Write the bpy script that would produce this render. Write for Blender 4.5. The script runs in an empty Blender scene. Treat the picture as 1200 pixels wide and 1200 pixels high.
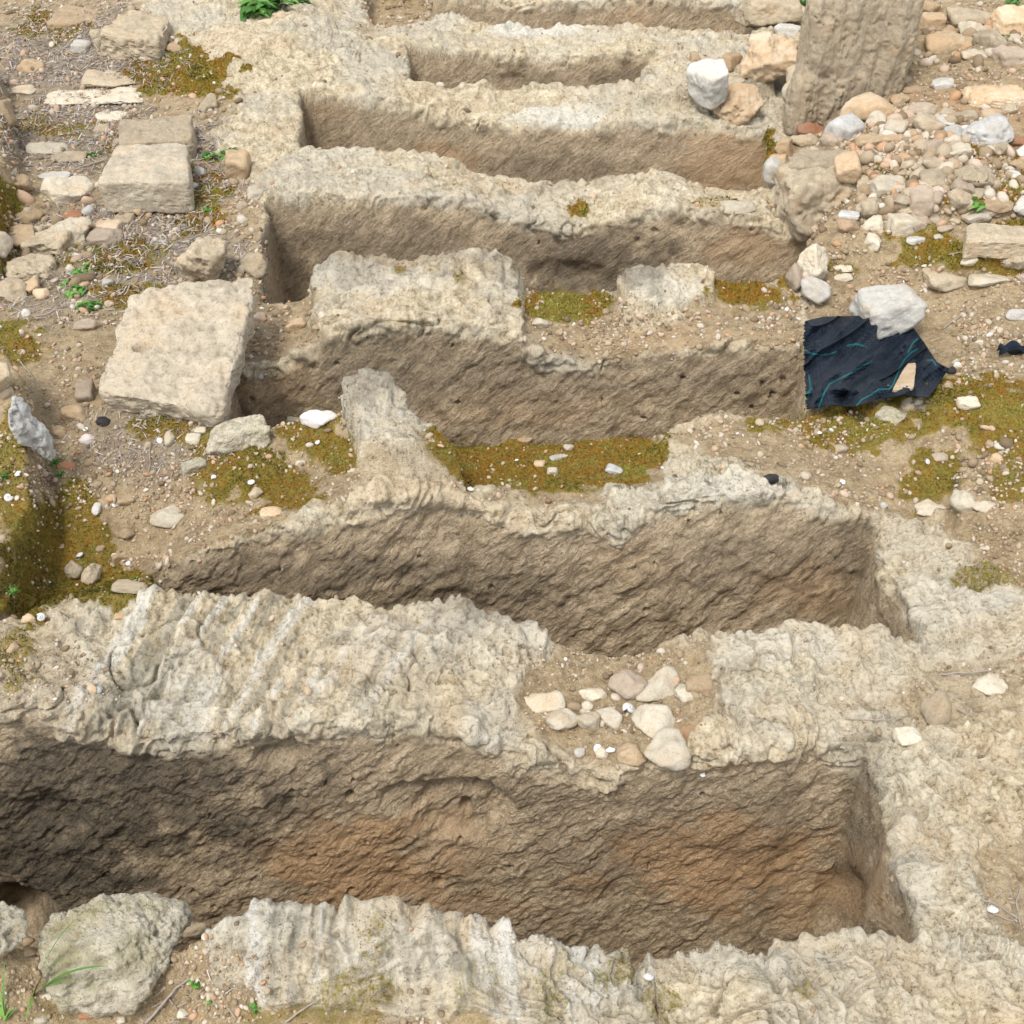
import bpy, bmesh, math, random
import numpy as np
from math import radians, sin, cos, tan, atan, pi

# ------------------------------------------------------------------ camera, light, exposure
scene = bpy.context.scene
TH = radians(40.0); FP = 1490.0; CH = 2.13          # pitch, focal length in photo pixels, eye height
cam_d = bpy.data.cameras.new('camera'); cam = bpy.data.objects.new('camera', cam_d)
scene.collection.objects.link(cam); scene.camera = cam
cam.location = (0, 0, CH); cam.rotation_euler = (radians(90) - TH, 0, 0)
cam_d.sensor_width = 36; cam_d.lens = FP / 1200 * 36; cam_d.clip_end = 500; cam_d.clip_start = 0.05
SUN_EL, SUN_AZ = 61, 212                              # elevation; azimuth measured from +Y (away from camera) towards +X
world = bpy.data.worlds.new('World'); scene.world = world; world.use_nodes = True
nt = world.node_tree; nt.nodes.clear()
sky = nt.nodes.new('ShaderNodeTexSky'); sky.sky_type = 'NISHITA'; sky.sun_disc = False
sky.sun_elevation = radians(SUN_EL); sky.sun_rotation = radians(SUN_AZ)
hs = nt.nodes.new('ShaderNodeHueSaturation'); hs.inputs['Saturation'].default_value = 0.22
bg = nt.nodes.new('ShaderNodeBackground'); bg.inputs['Strength'].default_value = 0.15
wo = nt.nodes.new('ShaderNodeOutputWorld')
nt.links.new(sky.outputs[0], hs.inputs['Color']); nt.links.new(hs.outputs[0], bg.inputs['Color'])
nt.links.new(bg.outputs[0], wo.inputs['Surface'])
sd = bpy.data.lights.new('sun', 'SUN'); sd.energy = 1.5; sd.angle = radians(15); sd.color = (1.0, 0.95, 0.87)
so = bpy.data.objects.new('sun', sd); scene.collection.objects.link(so)
so.rotation_euler = (-radians(90 - SUN_EL), 0, -radians(SUN_AZ))
scene.view_settings.view_transform = 'Standard'; scene.view_settings.look = 'None'
scene.view_settings.exposure = 1.0; scene.view_settings.gamma = 1

# ------------------------------------------------------------------ noise
rs = np.random.RandomState(7)
LAT = rs.rand(64, 64, 64).astype(np.float32) * 2 - 1
def vnoise(p):
    i = np.floor(p).astype(np.int32); f = (p - i).astype(np.float32); f = f*f*f*(f*(f*6-15)+10)
    a = i & 63; b = (i + 1) & 63
    x0, y0, z0 = a[..., 0], a[..., 1], a[..., 2]; x1, y1, z1 = b[..., 0], b[..., 1], b[..., 2]
    fx, fy, fz = f[..., 0], f[..., 1], f[..., 2]
    c00 = LAT[x0, y0, z0]*(1-fx) + LAT[x1, y0, z0]*fx; c10 = LAT[x0, y1, z0]*(1-fx) + LAT[x1, y1, z0]*fx
    c01 = LAT[x0, y0, z1]*(1-fx) + LAT[x1, y0, z1]*fx; c11 = LAT[x0, y1, z1]*(1-fx) + LAT[x1, y1, z1]*fx
    return (c00*(1-fy)+c10*fy)*(1-fz) + (c01*(1-fy)+c11*fy)*fz
def fbm(p, oct=4, gain=0.5, lac=2.03, ridged=False):
    s = 0; a = 1.0; t = 0; p = np.asarray(p, np.float32)
    for k in range(oct):
        n = vnoise(p + 13.7*k)
        if ridged: n = 1 - 2*np.abs(n)
        s = s + a*n; t += a; a *= gain; p = p*lac
    return s/t
def ss(a, b, x):
    t = np.clip((x-a)/(b-a), 0, 1); return t*t*(3-2*t)

# ------------------------------------------------------------------ photo pixel <-> place
CT, ST = cos(TH), sin(TH)
def D_of(y, z=0.0):
    return (CH - z)/np.tan(TH + np.arctan((np.asarray(y, float)-600)/FP))
def z_of(y, D):
    return CH - D*np.tan(TH + np.arctan((np.asarray(y, float)-600)/FP))
def depth(D, z): return D*CT + (CH - z)*ST
def W(px, D, z): return np.array(((px-600)/FP*depth(D, z), D, z))
def at(px, py, z=0.0): return W(px, float(D_of(py, z)), z)
def proj(P):
    P = np.asarray(P); d = P[..., 1]*CT + (CH-P[..., 2])*ST
    return 600 + FP*P[..., 0]/d, 600 + FP*((CH-P[..., 2])*CT - P[..., 1]*ST)/d, d

# ------------------------------------------------------------------ traced edges of the rock cut graves
C = {0: [(-400,1075),(-200,1070),(0,1085),(33,1094),(215,1080),(235,1072),(265,1054),(300,1047),(335,1052),(370,1062),(430,1057),(500,1066),(560,1072),(640,1085),(700,1108),(740,1134),(765,1143),(800,1120),(850,1099),(885,1113),(930,1095),(965,1085),(1000,1079),(1040,1090),(1070,1099)],
     1: [(180,688),(240,690),(320,698),(400,697),(480,702),(550,712),(600,730),(640,740),(690,752),(740,757),(790,750),(830,735),(880,725),(950,723),(1000,725),(1040,735),(1070,743)],
     2: [(262,482),(330,490),(370,482),(400,470),(460,470),(482,500),(500,516),(560,520),(640,520),(700,515),(780,505),(800,493),(850,483),(880,484),(920,490),(945,482)],
     3: [(312,345),(345,345),(375,330),(390,318),(450,316),(520,312),(560,307),(588,312),(606,338),(660,340),(720,340),(740,326),(790,318),(830,322),(840,328),(915,325),(940,312)],
     4: [(352,172),(390,172),(440,178),(500,183),(545,190),(560,203),(600,212),(650,217),(668,218),(700,207),(750,202),(790,205),(830,218),(880,222),(905,222)],
     5: [(478,97),(530,97),(570,97),(640,103),(700,100),(742,98)],
     6: [(508,22),(530,17),(560,25),(640,30),(730,27),(760,32),(830,38),(880,40)]}
F = {1: [(-400,815),(-200,815),(0,824),(60,838),(110,862),(160,868),(230,866),(285,858),(330,850),(400,848),(470,855),(560,872),(610,887),(650,905),(700,905),(760,893),(810,888),(850,880),(900,876),(960,885),(1008,893)],
     2: [(180,672),(205,655),(240,640),(290,625),(330,615),(380,604),(420,592),(440,586),(530,590),(570,600),(620,612),(680,617),(720,615),(770,602),(830,588),(900,588),(960,598),(1005,612),(1025,625)],
     3: [(275,440),(325,437),(360,415),(400,408),(450,402),(520,402),(600,415),(612,412),(640,427),(690,432),(740,418),(800,412),(860,408),(940,402)],
     4: [(312,238),(330,240),(380,236),(420,238),(480,240),(540,240),(570,250),(590,262),(640,270),(680,274),(720,266),(770,252),(830,256),(900,266),(940,280)],
     5: [(354,118),(370,118),(430,123),(480,130),(520,146),(560,155),(620,156),(690,155),(740,150),(800,152),(860,156),(900,165)],
     6: [(478,52),(520,55),(560,62),(600,67),(640,70),(700,65),(775,60)],
     7: [(510,-4),(590,2),(660,5),(700,0),(760,-5),(870,8)]}
refC = {0: (1078, 1095), 1: (712, 735), 2: (488, 490), 3: (330, 322), 4: (180, 214), 5: (97, 101), 6: (22, 36)}
refF = {1: (853, 875), 2: (636, 601), 3: (409, 399), 4: (240, 258), 5: (120, 148), 6: (55, 63), 7: (0, 3)}
RIGHT = {1: [(1022,905),(1036,940),(1046,985),(1060,1040)], 2: [(1040,655),(1055,698)], 3: [(946,440)],
         4: [(945,298)], 5: [(905,190)], 6: [(766,80)], 7: [(880,22)]}
ctrl = []; pits = []
def run(pts, ref, amp=1.0):
    x0, x1 = max(pts[0][0], -100), pts[-1][0]; out = []
    for x, y in pts:
        t = (x-x0)/(x1-x0); yr = ref[0] + (ref[1]-ref[0])*t; D = float(D_of(yr)); z = float(z_of(y, D))*amp
        D = float(D_of(y, z)); w = W(x, D, z); out.append(w); ctrl.append(w)
    return out
F = {k: [(x, y-{2: 4, 3: 6, 4: 8, 5: 8, 1: 5}.get(k, 0)) for x, y in v] for k, v in F.items()}
Cw = {k: run(v, refC[k]) for k, v in C.items()}; Fw = {k: run(v, refF[k]) for k, v in F.items()}
for k in range(1, 8):
    r = [at(x, y, 0.0) for x, y in RIGHT[k]]
    pits.append(np.array([p[:2] for p in Cw[k-1] + r[::-1] + Fw[k][::-1]]))
for x, y, z in [(-350,100,.0),(-350,400,0),(-350,650,-.05),(0,60,-.02),(100,100,-.02),(220,100,.0),(100,250,-.03),(240,240,-.02),(100,400,-.03),(60,500,-.03),(150,540,-.04),(100,600,-.1),(60,680,-.2),(150,672,-.2),(230,590,-.06),
    (-350,760,0),(0,745,.02),(60,780,.05),(300,460,-.05),(340,380,-.06),(330,520,-.03),(380,550,-.02),(600,560,-.05),(700,550,-.04),
    (300,60,.12),(370,40,.12),(300,130,.05),(400,90,.04),(440,10,.0),(200,0,.1),(0,-40,.0),(-300,-80,0),(500,-60,0),(900,-60,0),
    (640,360,-.02),(780,380,-.01),(890,380,0),(1020,420,-.04),(1100,420,-.02),(1000,350,.0),(1100,350,.02),(1000,320,.02),(1000,285,.1),(1100,275,.12),(1200,300,.1),(1000,200,.12),(1200,200,.14),(1100,110,.12),(1200,0,.2),(1500,0,.25),(1500,300,.15),(1500,600,.05),(1500,900,0),
    (1000,500,.02),(1100,485,.07),(1200,470,.1),(1100,560,.0),(1200,600,.02),(1000,580,.01),(1150,700,.0),(1200,800,.0),(1130,850,.0),(1100,950,.02),(1200,1000,.0),(1100,1100,.0),(1200,1180,-.02),(960,100,.05),(860,100,.02),
    (100,1130,-.1),(20,1180,-.1),(220,1150,-.09),(300,1150,.0),(450,1140,.02),(600,1150,.02),(400,1200,-.04),(600,1220,-.03),(780,1190,-.05),(900,1160,.03),(1000,1200,.0),(500,1400,-.1),(0,1400,-.12),(1100,1400,-.1),(-300,1300,-.1)]:
    ctrl.append(at(x, y, z))
ctrl = np.array(ctrl)
def tps(P, cp, lam=2e-3):
    n = len(cp); K = np.linalg.norm(cp[:, None, :2]-cp[None, :, :2], axis=2); U = lambda r: r*r*np.log(r+1e-9)
    A = np.zeros((n+3, n+3)); A[:n, :n] = U(K) + lam*np.eye(n); A[:n, n] = 1; A[:n, n+1:] = cp[:, :2]; A[n, :n] = 1; A[n+1:, :n] = cp[:, :2].T
    w = np.linalg.solve(A, np.concatenate([cp[:, 2], np.zeros(3)])); out = np.zeros(len(P))
    for s in range(0, len(P), 20000):
        Q = P[s:s+20000]; r = np.linalg.norm(Q[:, None, :]-cp[None, :, :2], axis=2)
        out[s:s+20000] = U(r) @ w[:n] + w[n] + Q @ w[n+1:]
    return out
GU = np.linspace(-400, 1600, 220); GD = np.linspace(0.75, 7.6, 420)
gu, gd = np.meshgrid(GU, GD)
gx = (gu-600)/FP*depth(gd, 0)
ZT = tps(np.stack([gx.ravel(), gd.ravel()], 1), ctrl).reshape(gu.shape)
ZT = np.clip(ZT, -.3, .35)
def ztop(u, D):
    fu = np.clip((u-GU[0])/(GU[1]-GU[0]), 0, len(GU)-1.001); fd = np.clip((D-GD[0])/(GD[1]-GD[0]), 0, len(GD)-1.001)
    iu = fu.astype(int); iv = fd.astype(int); a = fu-iu; b = fd-iv
    return (ZT[iv, iu]*(1-a)+ZT[iv, iu+1]*a)*(1-b) + (ZT[iv+1, iu]*(1-a)+ZT[iv+1, iu+1]*a)*b
def sdist(X, Y, poly):                                # positive inside
    d2 = np.full(X.shape, 1e9, np.float32); ins = np.zeros(X.shape, bool); n = len(poly)
    for i in range(n):
        ax, ay = poly[i]; bx, by = poly[(i+1) % n]; ex, ey = bx-ax, by-ay; L = ex*ex+ey*ey+1e-12
        t = np.clip(((X-ax)*ex+(Y-ay)*ey)/L, 0, 1); d2 = np.minimum(d2, (X-ax-t*ex)**2+(Y-ay-t*ey)**2)
        if abs(ey) > 1e-9: ins ^= ((ay > Y) != (by > Y)) & (X < ex*(Y-ay)/ey+ax)
    d = np.sqrt(d2); return np.where(ins, d, -d)
def local_dist(X, Y, poly, margin):
    out = np.full(X.shape, -1.0, np.float32)
    m = (X > poly[:, 0].min()-margin) & (X < poly[:, 0].max()+margin) & (Y > poly[:, 1].min()-margin) & (Y < poly[:, 1].max()+margin)
    if m.any(): out[m] = sdist(X[m], Y[m], poly)
    return out
PLAT = [([(402,470),(462,470),(490,520),(530,575),(545,600),(430,600),(432,550),(415,510)], .12, .02),
        ([(372,330),(390,314),(590,308),(606,330),(614,392),(606,440),(380,440),(366,350)], .05, .025),
        ([(722,335),(740,320),(830,320),(834,352),(745,378)], .03, .02),
        ([(742,130),(778,68),(830,62),(905,90),(905,118),(830,130)], .07, .02),
        ([(-300,440),(5,452),(44,490),(42,600),(22,650),(5,712),(-300,720)], .2, .05),
        ([(-300,90),(-5,90),(12,150),(20,210),(-5,330),(-300,400)], .15, .06),
        ([(1115,572),(1128,562),(1170,590),(1200,600),(1300,640),(1300,665),(1120,620)], .045, .02),
        ([(960,285),(1060,297),(1200,304),(1500,310),(1500,-50),(1090,-50),(1000,150),(940,200)], .05, .04),
        ([(270,-40),(284,0),(300,15),(350,12),(372,-5),(385,-40)], -.25, .05),
        ([(430,-20),(428,14),(445,36),(505,26),(512,5),(505,-20)], -.12, .04),
        ([(1085,322),(1190,316),(1260,330),(1260,345),(1085,345)], .05, .02),
        ([(1060,880),(1110,870),(1160,905),(1180,960),(1130,1010),(1090,960)], .02, .04)]
PLATW = [(np.array([at(x, y, 0)[:2] for x, y in p]), h, e) for p, h, e in PLAT]
FLOOR = np.array([-.6, -.86, -.66, -.6, -.58, -.56, -.5, -.5])
def relief(u, D, want=False):
    X = (u-600)/FP*depth(D, 0); z = ztop(u, D)
    q = np.stack([X*9, D*9, np.full_like(X, 3.3)], -1)
    wx = fbm(q*.6, 2)*.022; wy = fbm(q*.6+40, 2)*.02
    Xw, Yw = X+wx, D+wy
    for poly, h, e in PLATW:
        d = local_dist(Xw, Yw, poly, .2); z = z + h*ss(-e*.5, e*.5, d)
    pd = np.full(X.shape, -1.0, np.float32); pid = np.zeros(X.shape, np.int8)
    for k, poly in enumerate(pits):
        d = local_dist(Xw, Yw, poly, .25); pid = np.where(d > pd, k+1, pid); pd = np.maximum(pd, d)
    z = z - .012*np.clip(1+pd/.05, 0, 1)**2*(pd < 0) - .012*(pd >= 0)
    g = ss(-.022, .045, pd)*.93 + .07*ss(.03, .12, pd)
    zt = z; z = z*(1-g) + (FLOOR[pid]+.02*fbm(q*.7, 2))*g
    if want: return X, z, g, zt, pd, pid
    return X, z

# ------------------------------------------------------------------ ground sheet, rows packed where the surface is steep
us = np.concatenate([[-6000, -3000, -1800], np.arange(-900, -60, 14), np.arange(-60, 1260, 1.35), np.arange(1262, 2100, 14), [3000, 4200, 7200]])
cu = us[::8]; cu = np.append(cu, us[-1]) if cu[-1] != us[-1] else cu
NS = 2600; Ds = np.exp(np.linspace(np.log(.75), np.log(8.2), NS))
U2, D2 = np.meshgrid(cu, Ds)
_, Z2 = relief(U2.ravel(), D2.ravel()); Z2 = Z2.reshape(U2.shape)
Zc = Z2
_, py2, dd2 = proj(np.stack([np.zeros_like(D2), D2, Zc], -1))
dy = np.abs(np.diff(py2, axis=0)); dz = np.abs(np.diff(Zc, axis=0))*FP*.8/dd2[1:]
face = np.diff(Zc, axis=0) > 0                      # facing the camera
w = np.where(face, np.maximum(dy, dz*1.2), dy*1.0 + 0.08*dz) + .03
deep = (Zc[1:] < -.45) & (dz < .4); w = np.where(deep, w*.35, w)
# even spacing for the smoothing, so that rows never slant hard from one column to the next
cue = np.linspace(-100, 1300, 141); we = np.stack([np.interp(cue, cu, w[i]) for i in range(w.shape[0])], 0)
ker = np.exp(-.5*(np.arange(-45, 46)/15.)**2); ker /= ker.sum()
wp = np.pad(we, ((0, 0), (45, 45)), mode='edge'); we = sum(wp[:, i:i+141]*ker[i] for i in range(91))
kd = np.ones(9)/9; we = np.stack([np.convolve(np.pad(we[:, j], 4, mode='edge'), kd, 'valid') for j in range(141)], 1)
cu = cue; w = we
cum = np.vstack([np.zeros((1, w.shape[1])), np.cumsum(w, 0)]); cum /= cum[-1]
NR = 2250; tt = np.linspace(0, 1, NR)
RD = np.stack([np.interp(tt, cum[:, j], Ds) for j in range(len(cu))], 1)
R = np.stack([np.interp(us, cu, RD[i]) for i in range(NR)], 0)
Ug = np.broadcast_to(us, R.shape)
X, Z, G, ZTOP, PD, PID = [a.reshape(R.shape) for a in relief(Ug.ravel().astype(float), R.ravel(), True)]
P = np.stack([X, R, Z], -1)
pu, pv, pdp = proj(P)                               # where each vertex sits in the photo (only used to transfer traced outlines)
def normals(P):
    a = np.gradient(P, axis=1); b = np.gradient(P, axis=0); n = np.cross(a, b); n /= np.linalg.norm(n, axis=-1, keepdims=True)+1e-12
    n[n[..., 2] < -.2] *= -1; return n
N = normals(P)
def pmask(poly, soft, wob=10):
    m = (pu > min(p[0] for p in poly)-60) & (pu < max(p[0] for p in poly)+60) & (pv > min(p[1] for p in poly)-60) & (pv < max(p[1] for p in poly)+60)
    out = np.zeros(pu.shape, np.float32)
    if m.any():
        q = np.stack([P[m][:, 0]*14, P[m][:, 1]*14, P[m][:, 2]*14], -1); sc = 470/(pdp[m]*0+1)/470*1
        out[m] = ss(-soft, soft, sdist(pu[m], pv[m], np.array(poly, float)) + fbm(q, 4)*wob*2)
    return out
def emask(lst, wob=.5):
    out = np.zeros(pu.shape, np.float32)
    for cx, cy, rx, ry, s in lst:
        m = (abs(pu-cx) < rx*1.7) & (abs(pv-cy) < ry*1.7)
        if not m.any(): continue
        r = np.sqrt(((pu[m]-cx)/rx)**2+((pv[m]-cy)/ry)**2); q = P[m]*15
        out[m] = np.maximum(out[m], s*ss(1.15, .55, r + fbm(q, 4)*wob))
    return out
SOIL = [([(-900,-60),(120,-60),(190,40),(262,90),(285,128),(245,150),(262,205),(310,232),(308,300),(318,345),(372,340),(368,400),(285,440),(262,482),(330,500),(395,480),(430,560),(380,592),(250,645),(180,690),(100,696),(0,712),(-900,720)], 1),
        ([(490,512),(600,520),(780,505),(775,560),(700,590),(600,590),(530,560)], 1),
        ([(612,372),(615,345),(725,345),(740,385),(800,378),(840,330),(930,325),(945,410),(860,402),(700,425),(640,420)], 1),
        ([(790,520),(860,486),(1110,470),(1190,430),(2500,420),(2500,720),(1200,690),(1100,612),(1020,600),(930,562)], 1),
        ([(925,120),(1000,90),(1080,0),(2600,-80),(2600,450),(1100,450),(945,470),(945,300),(925,200)], 1),
        ([(604,815),(650,765),(830,760),(842,830),(800,885),(700,888),(640,878)], 1),
        ([(-900,1096),(30,1100),(240,1095),(255,1150),(380,1190),(600,1195),(640,1300),(-900,1500)], 1),
        ([(-60,730),(60,735),(120,800),(60,835),(-60,825)], .3), ([(980,830),(1080,790),(1200,770),(1200,850),(1080,850)], .6),
        ([(1130,1000),(1200,980),(1300,1100),(1180,1110)], .8), ([(428,-20),(428,36),(505,28),(512,-20)], 1), ([(640,735),(830,752),(820,790),(650,780)], .7)]
soil = np.zeros(pu.shape, np.float32)
for poly, s in SOIL: soil = np.maximum(soil, s*pmask(poly, 8))
wall = ss(.02, .10, G + .05*fbm(P*18, 3))
wallm = wall*(N[..., 2] < .8)
soil *= (1-wall)
MOSS = [(665,357,60,22,1),(875,345,50,20,1),(630,545,150,38,1),(540,530,55,30,1),(735,530,60,30,1),(370,510,55,50,.85),(290,545,75,45,.85),(330,570,60,35,.8),(215,90,75,30,.95),(190,80,55,35,.8),(60,150,60,18,.5),(150,180,40,60,.4),(240,235,40,50,.9),(60,30,60,20,.6),(130,300,70,28,.8),(160,345,60,22,.8),(60,640,70,70,1),(110,690,70,30,1),(20,700,50,40,1),(15,560,30,110,.55),(10,300,50,30,.6),(20,400,40,30,.6),(0,250,40,50,.7),(1000,500,120,30,.85),(1130,480,110,40,.9),(1180,500,70,50,.9),(1090,560,45,45,.8),(1110,295,80,25,.9),(1180,290,60,30,.9),(1150,215,60,40,.9),(1060,215,50,20,.6),(1060,200,90,14,.5),(970,315,40,10,.5),(680,247,16,10,.7),(840,240,30,8,.4),(1150,680,60,15,.5),(430,1160,60,30,.42),(400,1190,120,20,.42),(440,1100,22,40,.38),(560,1150,40,50,.33),(650,1150,30,60,.36),(720,1150,30,25,.42),(780,1180,40,20,.42),(940,1170,20,14,.42),(190,500,70,14,.7),(985,1050,28,35,.5),(60,880,120,90,.18),(30,1000,60,80,.35),(900,180,10,25,.8),(20,780,40,40,.5),(100,1170,110,30,.35),(180,770,20,60,.3),(470,320,10,8,.5),(540,330,10,10,.4),(1200,560,60,30,.6)]
moss = np.maximum(emask(MOSS, .85), emask([(665,357,62,22,1),(875,345,48,18,1),(630,540,140,34,1),(545,530,55,30,1),(730,530,55,30,1)], .35))
moss *= 1-pmask([(398,455),(465,455),(492,520),(532,575),(548,605),(428,605),(430,550),(412,510)], 3, 3)
moss *= 1-.6*wallm
orange = emask([(420,1020,120,60,1.1),(520,1000,80,40,.4),(860,1010,160,60,1.1),(950,1040,90,45,.7),(830,870,60,30,1.2),(540,1060,80,20,.5),(520,190,40,25,.7),(860,190,70,40,.6),(820,55,60,22,.3),(740,35,40,30,.4),(620,480,120,25,.3),(880,290,60,30,.5),(330,440,60,40,.4),(940,690,60,35,.5),(1130,120,90,25,.6),(1190,130,60,30,.6),(800,400,120,20,.3),(760,660,60,30,.2),(590,480,60,25,.3),(380,120,50,20,.35)], .8)
dark = emask([(120,930,230,120,1.0),(50,1000,150,90,1.15),(200,900,120,60,.6),(60,1040,120,60,1),(330,900,80,90,.4),(270,870,50,20,.7),(440,290,150,45,.5),(690,310,110,45,.8),(640,300,70,40,.5),(560,440,200,40,.4),(450,430,120,50,.5),(850,440,110,35,.35),(350,670,190,25,.5),(1000,650,30,50,.5),(880,660,120,40,.3),(560,690,120,60,.4),(620,930,80,30,.35),(700,1000,90,50,.3),(840,960,140,50,.3),(1010,960,25,100,.5),(620,95,50,12,.45),(720,90,40,12,.6),(650,200,90,25,.4),(640,450,90,30,.4),(300,380,15,60,.5),(20,1060,80,30,1)], .7)  # dirt and black biofilm on the pit walls, with some shade painted in
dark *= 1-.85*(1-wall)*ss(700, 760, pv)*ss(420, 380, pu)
litter = emask([(100,60,140,60,.9),(90,150,100,60,.8),(150,280,150,50,.9),(240,200,60,60,.7),(180,340,110,40,.7),(170,520,90,50,.7),(60,330,80,60,.6),(250,300,50,40,.7)], .4)
pale = emask([(630,38,60,12,1),(650,140,60,15,1),(200,800,60,50,.5),(500,760,120,40,.4),(560,290,60,20,.3),(450,500,50,40,.3),(880,575,90,20,.7),(1130,210+600,50,30,.2),(900,760,90,25,.5),(450,330,80,20,.6),(780,345,50,20,.6),(1130,700,60,40,.4),(300,1080,60,30,.5),(480,1120,100,40,.6),(600,1110,60,40,.5),(850,1130,70,30,.5),(240,1090,30,20,.5),(590,840,50,40,.5),(640,750,60,20,.3)], .6)
holes = np.zeros(pu.shape, np.float32)
rock = (1-soil)*(1-wall)
# displacement ------------------------------------------------------------------
disp = np.zeros(pu.shape, np.float32)
big = fbm(P*7, 3); mid = fbm(P*22+5, 3); fine = fbm(P*75+9, 3, gain=.6)
far_ok = np.ones(pu.shape)
pit_n = fbm(P*45+77, 3)
pit_d = -np.clip(pit_n-.12, 0, .5)
cell = 1-np.abs(fbm(P*30+31, 2))*2.2
nf = np.clip(2.6/P[..., 1], .0, 1)**2; nf2 = np.clip(2.0/P[..., 1], 0, 1)**2
lump = fbm((P+.03*np.stack([fbm(P*8+k*7, 3) for k in range(3)], -1))*14+91, 3, gain=.55); lump = np.sqrt(lump*lump+.004)
disp += rock*(big*.026 + mid*.012*nf + lump*.036 + fbm(P*75+9, 2)*.0035*nf2 + pit_d*.03*nf)
disp += soil*(big*.012 + mid*.006*nf + fine*.003*nf2)
# sharp stepped ledges in the weathered tops
Pw = P + .035*np.stack([fbm(P*6+k*11, 3) for k in range(3)], -1)
blk = fbm(Pw*np.array([7, 10, 8])+3, 2)*3; disp += rock*.009*ss(.35, .65, blk-np.floor(blk))*ss(1., .85, blk-np.floor(blk))
cr_ = np.abs(fbm(Pw*np.array([5, 7, 6])+71, 3)); disp -= rock*.022*ss(.045, .0, cr_)*ss(-.1, .25, fbm(P*4+17, 2))
b = radians(46)
s_ = P[..., 0]*cos(b) + P[..., 2]*sin(b) ; t_ = -P[..., 0]*sin(b) + P[..., 2]*cos(b)
ch = fbm(np.stack([s_*8+big*.5, t_*30+mid*.6, P[..., 1]*8], -1), 3); ch2 = fbm(np.stack([s_*20, t_*80+mid, P[..., 1]*20], -1), 3)
chunk = fbm(np.stack([s_*14, t_*30, P[..., 1]*14], -1)+3, 3); chunk = chunk*1.0
nw = np.clip(3.2/P[..., 1], 0, 1)
disp += wall*(big*.017 + mid*(.005+.005*ss(1.9, 2.4, P[..., 1]))*nw + ch*.0055*nw + ch2*.0045*nf + chunk*.0035*nw + fine*.0045*nf2)
# runnels down the near ridges (dissolved limestone)
gr = emask([(230,780,190,110,1),(300,1120,120,90,.8),(640,1130,190,90,1),(450,1130,90,70,.5),(1000,1150,150,60,.4)], .3)*(1-wall)
gr = np.maximum(gr, emask([(430,770,140,60,.5),(200,790,130,90,1)], .3)*(1-wall))
kf = np.where(P[..., 1] > 1.6, -.42, .16); run_c = P[..., 0] + kf*P[..., 1] + .02*fbm(P*5+9, 2)
run_n = fbm(np.stack([run_c*np.where(P[..., 1] > 1.6, 26, 42), P[..., 1]*2.2, P[..., 2]*2], -1), 4, gain=.6)
flute = gr*np.clip(run_n*2.0+.6*fbm(P*40+5, 3), -1, 1); disp += gr*(run_n*.017)*(.5+1.2*np.clip(fbm(P*6+55, 2)+.3, 0, 1))
def dent(cx, cy, rx, ry, amt, sharp=1.0):
    m = (abs(pu-cx) < rx*2) & (abs(pv-cy) < ry*2)
    r = np.sqrt(((pu[m]-cx)/rx)**2+((pv[m]-cy)/ry)**2) + .15*mid[m]; disp[m] -= amt*ss(1.0, 1.0-sharp, r)*wall[m]
dent(545,950,62,38,.035,.35); dent(480,935,45,22,.02,.5); dent(985,1060,36,50,.05,.5); dent(20,1075,50,40,.09,.6); dent(543,958,9,11,.03,.6); dent(410,931,8,7,.03,.5); dent(515,1036,10,7,.02,.6); dent(600,92,18,7,.012,.5); dent(605,900,8,6,.01,.5)
dent(60,960,60,40,.03,.8); dent(330,880,40,25,.025,.7); dent(660,320,60,20,.02,.7)
for i in range(90):                                   # small holes in the walls
    r_ = np.random.RandomState(500+i); dent(r_.uniform(150, 1010), r_.uniform(230, 1080), r_.uniform(2, 6), r_.uniform(2, 5), .018, .8)
disp += moss*(.006+.006*mid)*(1-wall)
def box(a, rr, ax):
    pad = [(0, 0)]*a.ndim; pad[ax] = (rr+1, rr); c = np.cumsum(np.pad(a, pad, mode='edge'), axis=ax); n = a.shape[ax]
    sl = lambda i: tuple(slice(i, i+n) if k == ax else slice(None) for k in range(a.ndim)); return (c[sl(2*rr+1)]-c[sl(0)])/(2*rr+1)
NS_ = N.copy()
for _ in range(2): NS_ = box(box(NS_, 7, 0), 9, 1)
NS_ /= np.linalg.norm(NS_, axis=-1, keepdims=True)+1e-9
P = P + NS_*disp[..., None]
pu, pv, pdp = proj(P); N = normals(P)

col = bpy.data.collections.new('scene'); scene.collection.children.link(col)
def mesh_from(name, V, Fc, mats, smooth=True):
    me = bpy.data.meshes.new(name); V = np.asarray(V, np.float32); Fc = np.asarray(Fc, np.int32); k = Fc.shape[1]
    me.vertices.add(len(V)); me.vertices.foreach_set('co', V.ravel())
    me.loops.add(Fc.size); me.loops.foreach_set('vertex_index', Fc.ravel())
    me.polygons.add(len(Fc)); me.polygons.foreach_set('loop_start', np.arange(0, Fc.size, k, dtype=np.int32))
    me.polygons.foreach_set('use_smooth', np.full(len(Fc), smooth)); me.update(calc_edges=True)
    for m in (mats if isinstance(mats, (list, tuple)) else [mats]): me.materials.append(m)
    return me
def link(name, me, label=None, cat=None, group=None, kind=None, loc=(0, 0, 0), rz=0, parent=None):
    o = bpy.data.objects.new(name, me); col.objects.link(o); o.location = loc; o.rotation_euler = (0, 0, rz)
    if parent: o.parent = parent
    for k, v in (('label', label), ('category', cat), ('group', group), ('kind', kind)):
        if v: o[k] = v
    return o
def fattr(me, name, a):
    at_ = me.attributes.new(name, 'FLOAT', 'POINT'); at_.data.foreach_set('value', np.asarray(a, np.float32).ravel())

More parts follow.
